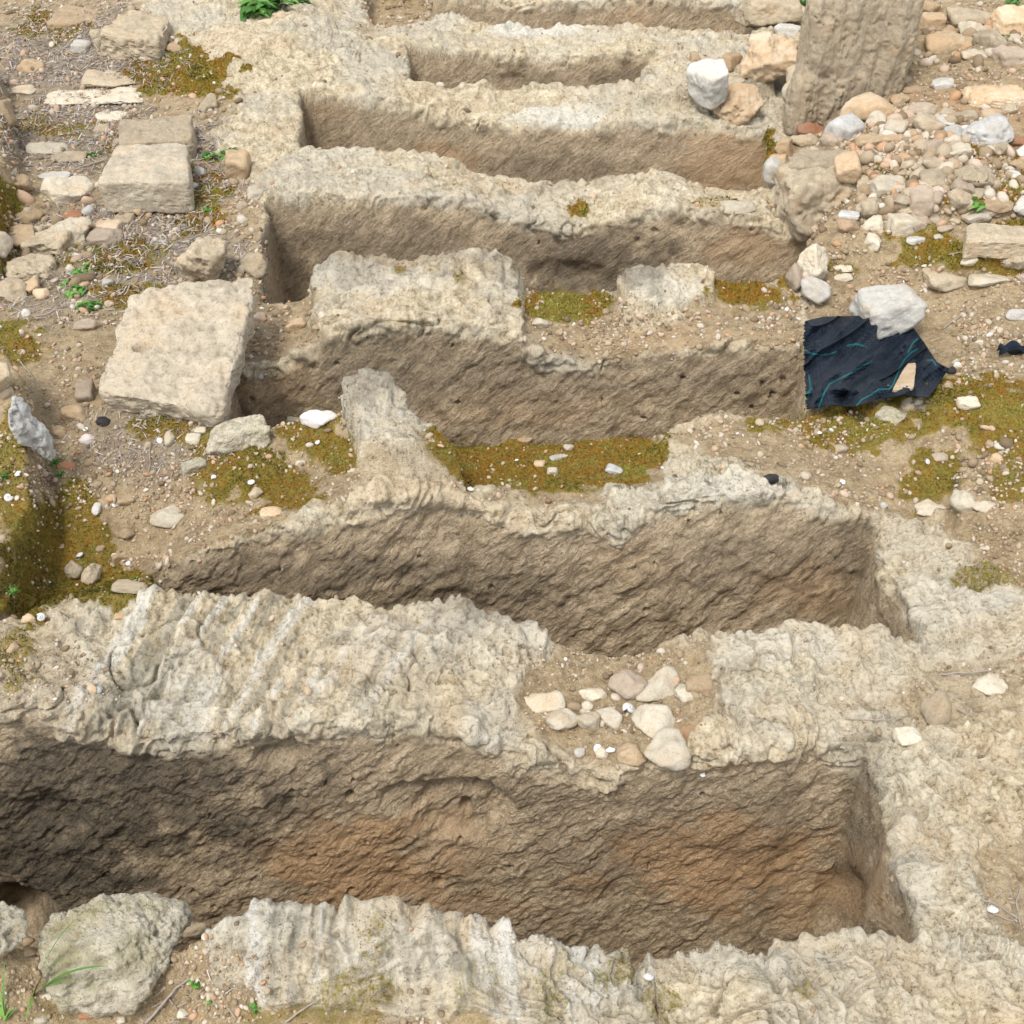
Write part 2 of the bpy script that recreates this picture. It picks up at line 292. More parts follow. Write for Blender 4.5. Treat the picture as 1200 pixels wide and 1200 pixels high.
# ------------------------------------------------------------------ materials
class NB:
    def __init__(s, name, rough=.95):
        s.m = bpy.data.materials.new(name); s.m.use_nodes = True; s.t = s.m.node_tree; s.b = s.t.nodes['Principled BSDF']
        s.b.inputs['Roughness'].default_value = rough; s.b.inputs['Specular IOR Level'].default_value = .25
        s.co = s.n('ShaderNodeTexCoord').outputs['Object']
    def n(s, t, **k):
        x = s.t.nodes.new(t)
        for a, b in k.items(): setattr(x, a, b)
        return x
    def set(s, sock, v):
        if isinstance(v, bpy.types.NodeSocket): s.t.links.new(v, sock)
        elif isinstance(v, (tuple, list)): sock.default_value = tuple(v)+(1,) if len(v) == 3 and len(sock.default_value) == 4 else v
        else: sock.default_value = v
    def noise(s, scale, detail=4, rough=.6, co=None, dist=0):
        x = s.n('ShaderNodeTexNoise'); s.set(x.inputs['Vector'], co or s.co); x.inputs['Scale'].default_value = scale
        x.inputs['Detail'].default_value = detail; x.inputs['Roughness'].default_value = rough; x.inputs['Distortion'].default_value = dist; return x.outputs['Fac']
    def voro(s, scale, co=None, feature='F1'):
        x = s.n('ShaderNodeTexVoronoi', feature=feature); s.set(x.inputs['Vector'], co or s.co); x.inputs['Scale'].default_value = scale; return x.outputs['Distance']
    def rng(s, v, a, b, c=0., d=1.):
        x = s.n('ShaderNodeMapRange'); s.set(x.inputs['Value'], v)
        for k, q in zip(('From Min', 'From Max', 'To Min', 'To Max'), (a, b, c, d)): x.inputs[k].default_value = q
        return x.outputs['Result']
    def mix(s, f, a, b):
        x = s.n('ShaderNodeMix', data_type='RGBA'); s.set(x.inputs[0], f); s.set(x.inputs[6], a); s.set(x.inputs[7], b); return x.outputs[2]
    def math(s, op, a, b=0.):
        x = s.n('ShaderNodeMath', operation=op); s.set(x.inputs[0], a); s.set(x.inputs[1], b); return x.outputs[0]
    def attr(s, name): return s.n('ShaderNodeAttribute', attribute_name=name).outputs['Fac']
    def mapping(s, rot=(0, 0, 0), scale=(1, 1, 1)):
        x = s.n('ShaderNodeMapping'); s.set(x.inputs['Vector'], s.co); x.inputs['Rotation'].default_value = rot; x.inputs['Scale'].default_value = scale; return x.outputs[0]
    def bump(s, h, dist, prev=None, strength=1.):
        x = s.n('ShaderNodeBump'); s.set(x.inputs['Height'], h); s.set(x.inputs['Distance'], dist); s.set(x.inputs['Strength'], strength)
        if prev: s.set(x.inputs['Normal'], prev)
        return x.outputs[0]
    def done(s, c, nrm=None):
        s.set(s.b.inputs['Base Color'], c)
        if nrm: s.set(s.b.inputs['Normal'], nrm)
        return s.m
def ground_mat():
    s = NB('weathered_ground')
    n1 = s.noise(5, 5, .6); n2 = s.noise(23, 6, .65); n3 = s.noise(95, 5, .7); n4 = s.noise(320, 3, .7); v1 = s.voro(70); v2 = s.voro(190)
    lum = s.rng(s.math('ADD', s.math('MULTIPLY', n2, .6), s.math('MULTIPLY', n3, .4)), .38, .62)
    rockc = s.mix(lum, (.36,.28,.165), (.74,.655,.485))
    rockc = s.mix(s.rng(n1, .42, .66, 0, .6), rockc, (.55,.425,.28))
    rockc = s.mix(s.rng(s.noise(2.2, 4, .65), .46, .60, 0, .6), rockc, s.mix(n3, (.38,.355,.28), (.64,.605,.52)))
    rockc = s.mix(s.attr('pale'), rockc, s.mix(n3, (.50,.465,.38), (.74,.70,.60)))
    rockc = s.mix(s.math('MULTIPLY', s.rng(s.attr('flute'), .15, .7), .65), rockc, s.mix(n3, (.58,.56,.50), (.78,.76,.70)))
    rockc = s.mix(s.math('MULTIPLY', s.rng(s.attr('flute'), -.15, -.6), .6), rockc, s.mix(n3, (.17,.16,.13), (.36,.335,.27)))
    spot = s.rng(s.math('ADD', s.math('MULTIPLY', n3, .55), s.math('MULTIPLY', n4, .45)), .47, .40)
    rockc = s.mix(s.math('MULTIPLY', spot, s.rng(n2, .35, .6, .9, .25)), rockc, (.10,.085,.06))
    lich = s.math('MULTIPLY', s.rng(s.noise(12, 5, .7, s.mapping((.3, .2, 0))), .55, .66), s.rng(n4, .4, .6))
    rockc = s.mix(s.math('MULTIPLY', lich, .6), rockc, (.20,.19,.125))
    wr = s.mapping((0, radians(40), 0)); m2 = s.n('ShaderNodeMapping'); s.set(m2.inputs['Vector'], wr); m2.inputs['Scale'].default_value = (22, 22, 62); wm = m2.outputs[0]; wn = s.noise(1, 5, .65, wm); wn2 = s.noise(2.7, 4, .7, wm)
    wl = s.rng(s.math('ADD', s.math('MULTIPLY', wn, .5), s.math('MULTIPLY', n3, .5)), .38, .62)
    wallc = s.mix(wl, (.34,.255,.155), (.72,.57,.39))
    wallc = s.mix(s.math('MULTIPLY', s.attr('orange'), .95), wallc, s.mix(n2, (.50,.31,.16), (.68,.47,.28)))
    wallc = s.mix(s.math('MULTIPLY', s.rng(s.noise(300, 3, .8), .46, .36), .5), wallc, (.09,.07,.05))
    soilc = s.mix(s.rng(n2, .35, .65), (.235,.165,.088), (.46,.35,.20))
    soilc = s.mix(s.rng(n3, .5, .68), soilc, (.50,.42,.31)); soilc = s.mix(s.rng(v2, .22, .1, 0, .5), soilc, (.56,.50,.41))
    soilc = s.mix(s.math('MULTIPLY', s.rng(n4, .47, .38), .5), soilc, (.11,.08,.055))
    soilc = s.mix(s.math('MULTIPLY', s.attr('orange'), .5), soilc, (.50,.29,.15))
    soilc = s.mix(s.math('MULTIPLY', s.attr('litter'), s.rng(n3, .35, .6, .3, .9)), soilc, s.mix(n4, (.12,.10,.08), (.34,.305,.265)))
    c = s.mix(s.attr('soil'), rockc, soilc); c = s.mix(s.attr('wall'), c, wallc)
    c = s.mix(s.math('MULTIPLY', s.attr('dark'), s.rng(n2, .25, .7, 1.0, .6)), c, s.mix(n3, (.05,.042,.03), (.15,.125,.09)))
    mc = s.mix(s.rng(n2, .35, .65), (.10,.085,.014), (.24,.12,.018)); mc = s.mix(s.rng(n3, .4, .65), mc, (.24,.21,.05))
    c = s.mix(s.rng(s.math('ADD', s.attr('moss'), s.math('MULTIPLY', s.math('SUBTRACT', n3, .5), 1.1)), .3, .55), c, mc)
    h = s.math('ADD', s.math('MULTIPLY', n3, .8), s.math('MULTIPLY', n4, .3)); h = s.math('SUBTRACT', h, s.rng(v1, .0, .22, .28, 0))
    b1 = s.bump(h, .012); wh = s.math('MULTIPLY', s.math('ADD', wn, s.math('MULTIPLY', wn2, .5)), s.attr('wall'))
    b2 = s.bump(wh, .016, b1)
    return s.done(c, b2)
def stone_mat(name, lo, hi, stain, speck=.35, bump=.006, scale=1.):
    s = NB(name, .9); oi = s.n('ShaderNodeObjectInfo'); sh = s.n('ShaderNodeVectorMath', operation='ADD'); s.set(sh.inputs[0], s.co)
    sc = s.n('ShaderNodeVectorMath', operation='SCALE'); cx = s.n('ShaderNodeCombineXYZ'); s.set(cx.inputs[0], oi.outputs['Random']); s.set(cx.inputs[1], oi.outputs['Random']); s.set(sc.inputs[0], cx.outputs[0]); sc.inputs['Scale'].default_value = 37
    s.set(sh.inputs[1], sc.outputs[0]); s.co = sh.outputs[0]
    n1 = s.noise(9*scale, 4, .6); n2 = s.noise(45*scale, 5, .7); n3 = s.noise(230*scale, 4, .75)
    c = s.mix(s.rng(s.math('ADD', s.math('MULTIPLY', n1, .5), s.math('MULTIPLY', n2, .5)), .38, .6), lo, hi)
    c = s.mix(s.rng(n1, .5, .7, 0, .8), c, stain)
    c = s.mix(s.math('MULTIPLY', s.rng(n3, .46, .36), speck), c, (.11,.09,.06))
    br = s.n('ShaderNodeHueSaturation'); s.set(br.inputs['Color'], c); s.set(br.inputs['Value'], s.rng(oi.outputs['Random'], 0, 1, .82, 1.15))
    return s.done(br.outputs[0], s.bump(s.math('ADD', n2, s.math('MULTIPLY', n3, .35)), bump))
M = {'W': stone_mat('white_limestone', (.42,.40,.355), (.60,.58,.53), (.42,.34,.24), .3, .005),
     'C': stone_mat('cream_stone', (.47,.41,.31), (.61,.55,.44), (.48,.36,.22), .3),
     'B': stone_mat('beige_stone', (.33,.265,.18), (.50,.425,.31), (.40,.29,.18), .5),
     'T': stone_mat('tan_stone', (.33,.235,.14), (.48,.37,.24), (.42,.26,.14), .4),
     'O': stone_mat('orange_stone', (.46,.32,.19), (.58,.45,.30), (.60,.50,.38), .35),
     'P': stone_mat('pinkish_grey_stone', (.32,.25,.185), (.43,.355,.275), (.38,.29,.21), .3),
     'G': stone_mat('grey_limestone', (.34,.335,.32), (.54,.53,.50), (.30,.27,.23), .3, .004),
     'R': stone_mat('red_brown_stone', (.33,.15,.08), (.42,.22,.13), (.30,.18,.12), .2),
     'D': stone_mat('dark_stone', (.03,.03,.03), (.07,.065,.06), (.1,.09,.08), .2),
     'Q': stone_mat('pink_white_quartz', (.52,.48,.455), (.64,.61,.585), (.60,.42,.39), .15, .003),
     'K': stone_mat('pitted_grey_cream_rock', (.34,.295,.205), (.66,.61,.49), (.27,.235,.11), .6, .014, .8),
     'S': stone_mat('cut_slab_stone', (.33,.275,.20), (.52,.46,.355), (.44,.33,.21), .5, .007, .6),
     'E': stone_mat('earthy_brown_rock', (.25,.18,.11), (.40,.30,.20), (.42,.26,.15), .5, .010, .8)}
GM = ground_mat()
nr, nc = R.shape
idx = np.arange(nr*nc).reshape(nr, nc)
Fq = np.stack([idx[:-1, :-1], idx[:-1, 1:], idx[1:, 1:], idx[1:, :-1]], -1).reshape(-1, 4)
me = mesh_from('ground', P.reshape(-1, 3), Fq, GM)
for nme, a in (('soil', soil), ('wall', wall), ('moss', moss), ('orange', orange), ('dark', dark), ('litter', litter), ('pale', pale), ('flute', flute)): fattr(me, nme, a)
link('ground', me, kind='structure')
# terrain beyond, reaching the horizon
V = []; Fc = []; yy = [8.0, 10, 14, 20, 35, 80, 200]; xx = np.linspace(-1, 1, 40)
for j, y_ in enumerate(yy):
    for x_ in xx:
        z_ = -.02 if j == 0 else .25*float(fbm(np.array([x_*y_*2*.3, y_*.3, 1.]), 2)); V.append((x_*y_*4.5, y_, z_-.03))
for j in range(len(yy)-1):
    for i in range(39): a = j*40+i; Fc.append((a, a+1, a+41, a+40))
me2 = mesh_from('far_ground', V, Fc, GM)
for nme in ('soil',): fattr(me2, nme, np.ones(len(V)))
link('terrain', me2, kind='structure')

# ------------------------------------------------------------------ lookup: which ground point is seen at a photo pixel
LO, HI = -100, 1300
bi = np.full((HI-LO, HI-LO), -1, np.int64)
fu_, fv_, fd_ = pu.ravel(), pv.ravel(), pdp.ravel()
sel = np.where((fu_ > LO) & (fu_ < HI-1) & (fv_ > LO) & (fv_ < HI-1))[0]; sel = sel[np.argsort(-fd_[sel])]
bi[(fv_[sel]-LO).astype(int), (fu_[sel]-LO).astype(int)] = sel
flatP = P.reshape(-1, 3); flatN = N.reshape(-1, 3)
def hit(px, py):
    px = min(max(px, LO+8), HI-9); py = min(max(py, LO+8), HI-9); x, y = int(px-LO), int(py-LO)
    for r in (1, 3, 6):
        blk = bi[y-r:y+r+1, x-r:x+r+1].ravel(); blk = blk[blk >= 0]
        if len(blk): i = blk[np.argmin(fd_[blk])]; return flatP[i].copy(), flatN[i].copy(), i
    return at(px, py, 0), np.array((0, 0, 1.)), 0

# ------------------------------------------------------------------ rocks
ICO = {}
def ico(l):
    if l not in ICO:
        bm = bmesh.new(); bmesh.ops.create_icosphere(bm, subdivisions=l, radius=1)
        ICO[l] = (np.array([v.co[:] for v in bm.verts]), np.array([[v.index for v in f.verts] for f in bm.faces])); bm.free()
    return ICO[l]
def vnorm(V, Fc):
    n = np.zeros_like(V); a, b_, c = V[Fc[:, 0]], V[Fc[:, 1]], V[Fc[:, 2]]; fn = np.cross(b_-a, c-a)
    for k in range(3): np.add.at(n, Fc[:, k], fn)
    return n/(np.linalg.norm(n, axis=1, keepdims=True)+1e-12)
def rock_verts(dims, seed, shape='r', rough=1., lvl=4):
    r_ = np.random.RandomState(seed); d, Fc = ico(lvl); dims = np.array(dims)
    npl = {'r': 14, 'a': 14, 'f': 12, 'b': 6, 'p': 22}[shape]
    n = r_.randn(npl, 3); n /= np.linalg.norm(n, axis=1, keepdims=True); h = r_.uniform(.66, .95, npl)
    if shape == 'p': h = r_.uniform(.8, 1, npl)
    if shape in 'bf':
        ax = np.array([(1,0,0),(-1,0,0),(0,1,0),(0,-1,0),(0,0,1),(0,0,-1)], float) + r_.randn(6, 3)*(.10 if shape == 'b' else .16)
        ax /= np.linalg.norm(ax, axis=1, keepdims=True); n = np.vstack([ax, n]); h = np.concatenate([r_.uniform(.78, .88, 6), r_.uniform(.95, 1.15, npl)])
    q = np.maximum(d @ n.T, .02)/h; p_ = {'r': 18, 'a': 24, 'f': 18, 'b': 22, 'p': 14}[shape]
    rr = 1/(np.sum(q**p_, axis=1)**(1/p_)); V = d*np.minimum(rr, 1.25)[:, None]; V *= 2/np.ptp(V, axis=0); V = V*dims
    s = float(np.median(dims)); o = r_.rand(3)*50; nn = vnorm(V, Fc)
    V = V + nn*((fbm(V/s*1.6+o, 3)*(.15 if lvl >= 5 else .11) + fbm(V/s*5+o, 4)*.055*rough + np.floor(fbm(V/s*2.6+o, 2)*5)*.012*rough)*s)[:, None]
    V = V*(2*dims/np.ptp(V, axis=0))
    if lvl >= 5: V = V + nn*((-np.clip(fbm(V*55+o, 3)-.1, 0, 1)*.02 + fbm(V*120+o, 2, ridged=True)*.0025)*rough)[:, None]
    return V, Fc
SEED = [100]
def tri_quadpad(Fc): return Fc
def stone(x0, y0, x1, y1, mat='B', shape='r', label=None, rz=None, k=.8, sink=.38, lift=0, rough=1., lvl=None, name='rock', cat='rock', group=None, tilt=.12, rot=0, D=None):
    """a loose stone seen inside the photo box x0..x1, y0..y1, standing on the ground found there"""
    SEED[0] += 1; r_ = np.random.RandomState(SEED[0]); cx, cy = (x0+x1)/2, (y0+y1)/2
    if shape == 'r' and max(x1-x0, y1-y0) < 70 and SEED[0] % 5 > 1: shape = 'a'
    g, _, _ = hit(cx, cy + (y1-y0)*.18)
    d = depth(g[1], g[2]); s = d/FP; al = TH + atan((cy-600)/FP)
    w2 = (x1-x0)/2*s; h2 = (y1-y0)/2*s
    if rot:                                           # long axis turned on the ground
        cr, sr = abs(cos(rot)), abs(sin(rot)); w2 = w2/ (cr + .35*sr)
    dep = h2/math.sqrt(sin(al)**2 + (k*cos(al))**2); dep = min(dep, w2*2.2); hz = k*dep if not rot else k*dep*.8
    if rot: dep = min(dep, w2*.62)
    hz = min(hz, w2*1.5)
    zc = g[2] + hz*(1-2*sink) + lift; zc = max(zc, g[2]-hz*.2+lift)
    Dc = float(D_of(cy, zc)) if D is None else D
    c = W(cx, Dc, zc)
    lv = lvl or (3 if max(x1-x0, y1-y0) < 22 else 4 if max(x1-x0, y1-y0) < 70 else 5)
    V, Fc = rock_verts((w2, dep, hz), SEED[0], shape, rough, lv)
    tx, ty = r_.uniform(-tilt, tilt, 2); a = rot if rot else r_.uniform(-.15, .15)
    Rx = np.array([[1,0,0],[0,cos(tx),-sin(tx)],[0,sin(tx),cos(tx)]]); Ry = np.array([[cos(ty),0,sin(ty)],[0,1,0],[-sin(ty),0,cos(ty)]])
    Rz = np.array([[cos(a),-sin(a),0],[sin(a),cos(a),0],[0,0,1]])
    V = V @ (Rz @ Rx @ Ry).T
    me = mesh_from(name, V, Fc, M[mat]); return link(name, me, label, cat, group, loc=tuple(c))
def cube_grid(n):
    V = []; Fc = []; g = np.linspace(-1, 1, n+1)
    for ax in range(3):
        for sg in (-1, 1):
            o = len(V); a, b_ = (ax+1) % 3, (ax+2) % 3
            for i in g:
                for j in g: p = [0, 0, 0]; p[ax] = sg; p[a] = i; p[b_] = j; V.append(p)
            for i in range(n):
                for j in range(n):
                    q = [o+i*(n+1)+j, o+(i+1)*(n+1)+j, o+(i+1)*(n+1)+j+1, o+i*(n+1)+j+1]; Fc.append(q if sg > 0 else q[::-1])
    V = np.array(V, float); key = {}; rm = np.zeros(len(V), int); out = []
    for i, v in enumerate(np.round(V, 5)):
        t = tuple(v+0.0)
        if t not in key: key[t] = len(out); out.append(V[i])
        rm[i] = key[t]
    return np.array(out), rm[np.array(Fc)]
CG = {}
def block(quad, thick, mat, name, label, cat, n=48, rough=1., rnd=9, splay=.0, holes=(), amp=.012, group=None, streak=0):
    """a cut slab: quad = four top corners (near-left, near-right, far-right, far-left) as world points"""
    if n not in CG: CG[n] = cube_grid(n)
    V0, Fc = CG[n]; SEED[0] += 1; o = np.random.RandomState(SEED[0]).rand(3)*50
    q = np.array(quad, float); c0 = q.mean(0)
    pn = (np.sum(np.abs(V0)**rnd, 1))**(1/rnd); U = V0/pn[:, None]
    s, t, z = (U[:, 0]+1)/2, (U[:, 1]+1)/2, (U[:, 2]+1)/2
    B = (q[0][None]*((1-s)*(1-t))[:, None] + q[1][None]*(s*(1-t))[:, None] + q[2][None]*(s*t)[:, None] + q[3][None]*((1-s)*t)[:, None])
    B = c0 + (B-c0)*(1+splay*(1-z))[:, None]
    B[:, 2] -= (1-z)*thick; B -= c0
    e = 1e-9; T = np.concatenate([Fc[:, [0, 1, 2]], Fc[:, [0, 2, 3]]]); nn = vnorm(B, T)
    B = B + nn*(fbm(B*9+o, 3)*amp*1.5 + fbm(B*30+o, 4)*amp*.7*rough - np.clip(fbm(B*60+o, 3)-.1, 0, 1)*amp*1.5*rough)[:, None]
    if streak: B = B + nn*(fbm(B*np.array([16, 16, 3.])+o, 4)*streak)[:, None]
    for hx, hy, hr, hd in holes:
        r = np.hypot(B[:, 0]+c0[0]-hx, B[:, 1]+c0[1]-hy); B[:, 2] -= hd*ss(hr, hr*.6, r)*(z > .9)
    me = mesh_from(name, B, Fc, M[mat]); return link(name, me, label, cat, group, loc=tuple(c0))
def tq(pts, z):   # px corners at heights
    zs = z if isinstance(z, (list, tuple)) else [z]*4
    return [at(p[0], p[1], zz) for p, zz in zip(pts, zs)]

hx, hy = at(168, 411, .10)[:2]
block(tq([(108,458),(262,482),(304,316),(152,340)], [.08,.085,.15,.15]), .13, 'S', 'stone_slab', 'large pale cut slab with a round hole tilting beside the middle pit', 'slab', 90, .9, 12, splay=-.14, holes=[(hx, hy, .032, .035)], amp=.016)
block(tq([(113,213),(222,212),(219,166),(136,170)], .11), .13, 'S', 'stone_block', 'cut block with a dark front face on the mossy path', 'block', 60, .7, 16, amp=.008)
block(tq([(136,168),(224,162),(226,131),(140,138)], .09), .12, 'B', 'stone_block', 'flat cut block directly behind the dark fronted block', 'block', 50, 1, 14, amp=.010)
block(tq([(110,36),(186,46),(202,20),(150,10)], .13), .14, 'B', 'stone_block', 'squared block at the upper left with a rough broken front', 'block', 50, 1.3, 9, amp=.014)
block(tq([(52,27),(112,26),(118,12),(76,3)], .05), .07, 'T', 'stone_slab', 'thin wedge shaped slab lying at the top left of the path', 'slab', 40, .8, 9, amp=.006)
D1 = float(D_of(118, .12))
block([W(950, D1, .52), W(1082, D1+.02, .56), W(1078, D1+.5, .55), W(960, D1+.45, .52)], .56, 'B', 'standing_rock', 'tall upright weathered rock standing at the top behind the rubble', 'rock', 110, .9, 11, splay=.10, amp=.010, streak=.035)
block(tq([(922,193),(1072,195),(1083,180),(935,172)], .17), .085, 'B', 'stone_slab', 'long flat slab lying across the rubble at the head of the pits', 'slab', 60, 1.2, 8, amp=.009)
block(tq([(1132,283),(1215,283),(1218,264),(1135,262)], .2), .07, 'B', 'stone_slab', 'long flat slab at the right edge above the mossy ledge', 'slab', 44, 1.1, 9, amp=.007)

RK = 'rubble stones at the upper right'
# boulders and large rocks
stone(42,1040,212,1172,'K','p','big pitted grey boulder behind the grass at the lower left', k=.85, sink=.25, rough=1.5, lvl=6, name='boulder', cat='boulder')
stone(-48,1060,32,1128,'K','r','mossy rock cut by the left edge beside the big pitted boulder', k=.6, sink=.2, lift=.03, rough=1.6, lvl=5)
stone(205,278,270,340,'B','r','rough cream lump leaning against the back of the large slab', k=.9, sink=.2, rough=1.7, lvl=5)
stone(908,190,1010,282,'B','b','bulky brown rock in the corner under the long flat slab', k=1.0, sink=.4, rough=2.0, lvl=5)
stone(1005,338,1080,388,'W','f','smooth white rock holding down the dark cloth', k=.75, sink=.08, lift=.02, rough=.5, lvl=5)
stone(936,291,974,336,'C','a','whitish angular rock at the corner of the pit above the cloth', k=1.1, sink=.15, rough=.8, lvl=5)
stone(920,300,946,350,'P','a','dull brownish stone against the left of the whitish angular rock', k=1.0, sink=.3)
stone(938,326,974,358,'W','a','small white knob at the foot of the whitish angular rock', k=.9, sink=.1, rough=.6)
stone(867,38,940,92,'O','r','orange porous rock between the two white rocks', k=.9, sink=.2, rough=1.6, lvl=5)
stone(808,69,858,120,'W','a','white angular rock left of the orange porous rock', k=.9, sink=.15, rough=.5, lvl=5)
stone(832,97,893,150,'O','r','tan orange rock below the orange porous rock at the pit edge', k=.9, sink=.3, rough=1.4, lvl=5)
stone(912,74,976,130,'C','r','rounded white rock below the foot of the tall upright rock', k=.9, sink=.15, rough=.7, lvl=5)
stone(866,-8,942,32,'B','f','broad flat topped rock behind the orange rock at the top edge', k=.7, sink=.2, lift=.02, rough=.8, lvl=5)
stone(905,28,940,48,'W','f','small white stone touching the back of the orange rock', k=.7)
stone(938,55,962,72,'W','a','little white chip at the foot of the tall upright rock')
stone(840,62,870,85,'T','a','small tan chips wedged left of the orange porous rock')
stone(808,55,820,85,'T','f','narrow tan sliver above the white angular rock', k=.6)
stone(894,186,924,216,'W','f','white faceted stone stuck in the pit corner', k=.9, sink=.2, rough=.4)
stone(898,180,925,200,'T','r','rounded tan stone left end of the long flat slab')
stone(908,160,930,185,'T','r','upright tan stone above the pit corner', k=1.1)
stone(928,155,960,176,'B','r','rounded beige stone behind the left end of the long slab')
stone(932,142,968,162,'R','r','brownish red lump behind the grey blue stone')
stone(960,154,992,176,'P','a','grey brown stone in front of the grey blue stone')
stone(966,138,1014,172,'G','a','grey blue stone on the rubble heap', rough=.8, k=.8)
stone(985,110,1050,150,'O','r','large cream stone with an orange side on the rubble heap', rough=1.1, k=.8)
stone(1014,130,1040,155,'C','r','cream stone beside the orange sided stone')
stone(1036,138,1066,166,'C','a','bright cream angular stone in the middle of the rubble', rough=.7)
stone(1003,156,1058,174,'T','f','flat tan stone behind the long flat slab', k=.5)
stone(1042,108,1064,128,'T','r','small ochre stone at the top of the rubble heap')
stone(1066,120,1102,142,'P','r','dusty rounded stone near the upper rubble')
stone(1066,132,1106,165,'B','r','large rounded beige stone between the white rubble stones', rough=1.2)
stone(1095,136,1118,152,'W','f','white flat stone half hidden behind a beige stone', k=.6)
stone(1058,152,1078,166,'T','r','small brown stone beside the bright cream one')
stone(1106,144,1132,170,'W','a','white grey stone left of the biggest pale stone', rough=.7)
stone(1120,138,1182,184,'G','r','biggest pale grey stone of the rubble at the right', rough=1.0, k=.8, lvl=5)
stone(1145,124,1176,146,'O','r','orange brown stone peeping over the biggest pale stone')
stone(1118,130,1146,144,'B','f','flattish beige stone behind the biggest pale stone', k=.6)
stone(1100,126,1122,138,'B','r','pale oval pebble at the crest of the rubble', k=.6)
stone(1107,168,1138,190,'C','a','cream pointed stone above the green moss of the rubble')
stone(1082,160,1106,182,'P','r','brown mottled stone left of the cream pointed stone')
stone(1062,168,1082,176,'T','r','little tan oval by the right end of the long slab', k=.6)
stone(1160,165,1186,186,'B','r','lumpy stone at the lower end of the biggest pale stone')
stone(1180,158,1206,176,'R','r','reddish stone at the right edge of the rubble')
stone(1188,172,1212,190,'W','r','white stone cut off by the right edge')
stone(1184,186,1206,202,'T','r','brown stone under the white one at the right edge')
stone(1180,200,1196,213,'W','f','bright white square chip on the dark moss', k=.5, rough=.3)
stone(1076,184,1119,205,'B','a','flat beige stone right of the long flat slab', k=.6)
stone(1074,200,1112,226,'B','a','triangular beige stone right of the long flat slab')
stone(1113,188,1165,230,'B','r','large brown beige boulder in the mossy rubble', rough=1.1, k=.9, lvl=5)
stone(1112,206,1145,232,'P','r','pinkish brown stone leaning on the brown beige boulder')
stone(1108,220,1139,248,'B','a','grey beige stone in front of the pinkish brown one')
stone(1062,220,1092,252,'P','b','pinkish blocky stone in the middle of the lower rubble', rough=1.1)
stone(1040,225,1066,248,'E','r','dull brown stone left of the pinkish blocky stone')
stone(1088,222,1106,242,'P','r','small pink brown stone between two blocky ones')
stone(1019,207,1062,232,'C','f','smooth cream stone with a pointed right end', k=.6, rough=.6)
stone(1003,206,1028,222,'B','f','small beige flake under the long flat slab', k=.5)
stone(1004,218,1031,236,'T','a','small yellowish stone below the cream pointed stone')
stone(1003,232,1033,258,'B','r','round beige stone at the lip above the pit corner')
stone(978,180,1007,210,'O','f','orange chip lying over the edge of the long slab', k=.6, lift=.05, rough=.5)
stone(982,247,1008,257,'G','f','thin grey white sliver on the brown rock', k=.45, lift=.02, rough=.3)
stone(980,256,1010,275,'E','r','dark brown stone beneath the thin grey sliver')
stone(1012,252,1038,276,'C','r','pale lumpy stone at the edge of the bank', rough=1.4)
stone(1038,250,1074,278,'C','b','squarish cream stone above the mossy ledge', rough=1.0)
stone(1066,252,1088,272,'P','f','oval pinkish grey pebble beside the squarish cream stone', k=.6, rough=.3)
stone(1012,272,1034,298,'C','r','pale lumpy stone low on the bank', rough=1.6)
stone(1087,252,1108,264,'P','p','rounded brown grey pebble on the moss', k=.6, rough=.3)
stone(1098,263,1118,272,'P','p','small flat pinkish pebble on the moss', k=.5, rough=.3)
stone(1062,276,1084,287,'W','f','small white stone at the left tip of the orange moss', k=.6)
stone(1094,274,1106,281,'C','p','tiny cream pebble on the orange moss', k=.6)
stone(1126,246,1160,262,'C','f','flat pale stone at the end of the right slab', k=.6)
stone(1150,230,1192,252,'T','r','tan humped stone behind the right slab', k=.7)
stone(1188,232,1215,254,'W','r','white stone by the right edge behind the slab')
stone(1170,288,1222,318,'B','r','large pitted grey beige stone at the right edge', rough=1.3, k=.8, lvl=5)
stone(1126,298,1147,313,'C','a','small cream wedge in the orange moss')
stone(1080,315,1130,338,'B','f','pale flat stone set in the low bank right of the white rock', k=.5, rough=.8)
stone(1130,318,1185,336,'C','f','long white topped stone set in the low bank', k=.4, rough=.6)
stone(1190,318,1215,336,'P','r','greyish stone where the low bank meets the right edge')
stone(1182,360,1212,378,'W','r','small white stone near the right edge below the bank')
stone(975,308,1000,318,'C','f','small cream flake on bare soil above the cloth', k=.4)
stone(975,320,1000,329,'C','f','oval cream flake nearest the whitish angular rock', k=.4)
stone(995,346,1014,362,'T','b','yellowish cube shaped stone left of the white rock')
stone(1000,333,1032,342,'T','f','flat tan stone behind the white rock', k=.35)
# upper right stones
stone(1074,-4,1084,14,'T','b','brown stone against the top of the upright rock')
stone(1078,0,1106,20,'T','r','brown rounded stone beside the upright rock top', rough=.8)
stone(1078,16,1108,40,'T','b','tan squared stone beside the upright rock', rough=.8)
stone(1102,4,1128,26,'T','a','tan leaning stone in the upper pile')
stone(1102,30,1122,46,'T','a','small wedge stone in the upper pile')
stone(1110,10,1162,34,'B','f','broad flat stone on top of the upper pile', k=.5)
stone(1078,38,1144,64,'T','f','dark tan flat stone at the front of the upper pile', k=.5, rough=.8)
stone(1120,26,1162,48,'C','r','rounded white stone in the upper pile', rough=.4, k=.7)
stone(1140,34,1180,64,'B','r','dusty beige stone right of the rounded white stone')
stone(1160,10,1230,46,'O','b','large orange tan block in the top right corner', k=.6, rough=.8, lvl=5)
stone(1125,58,1158,72,'C','f','pale pointed flake below the upper pile', k=.5)
stone(1165,55,1202,80,'P','f','brown pink slab fragment near the right edge', k=.6)
stone(1092,92,1118,106,'W','f','lone white stone on bare ground between the two piles', k=.6)
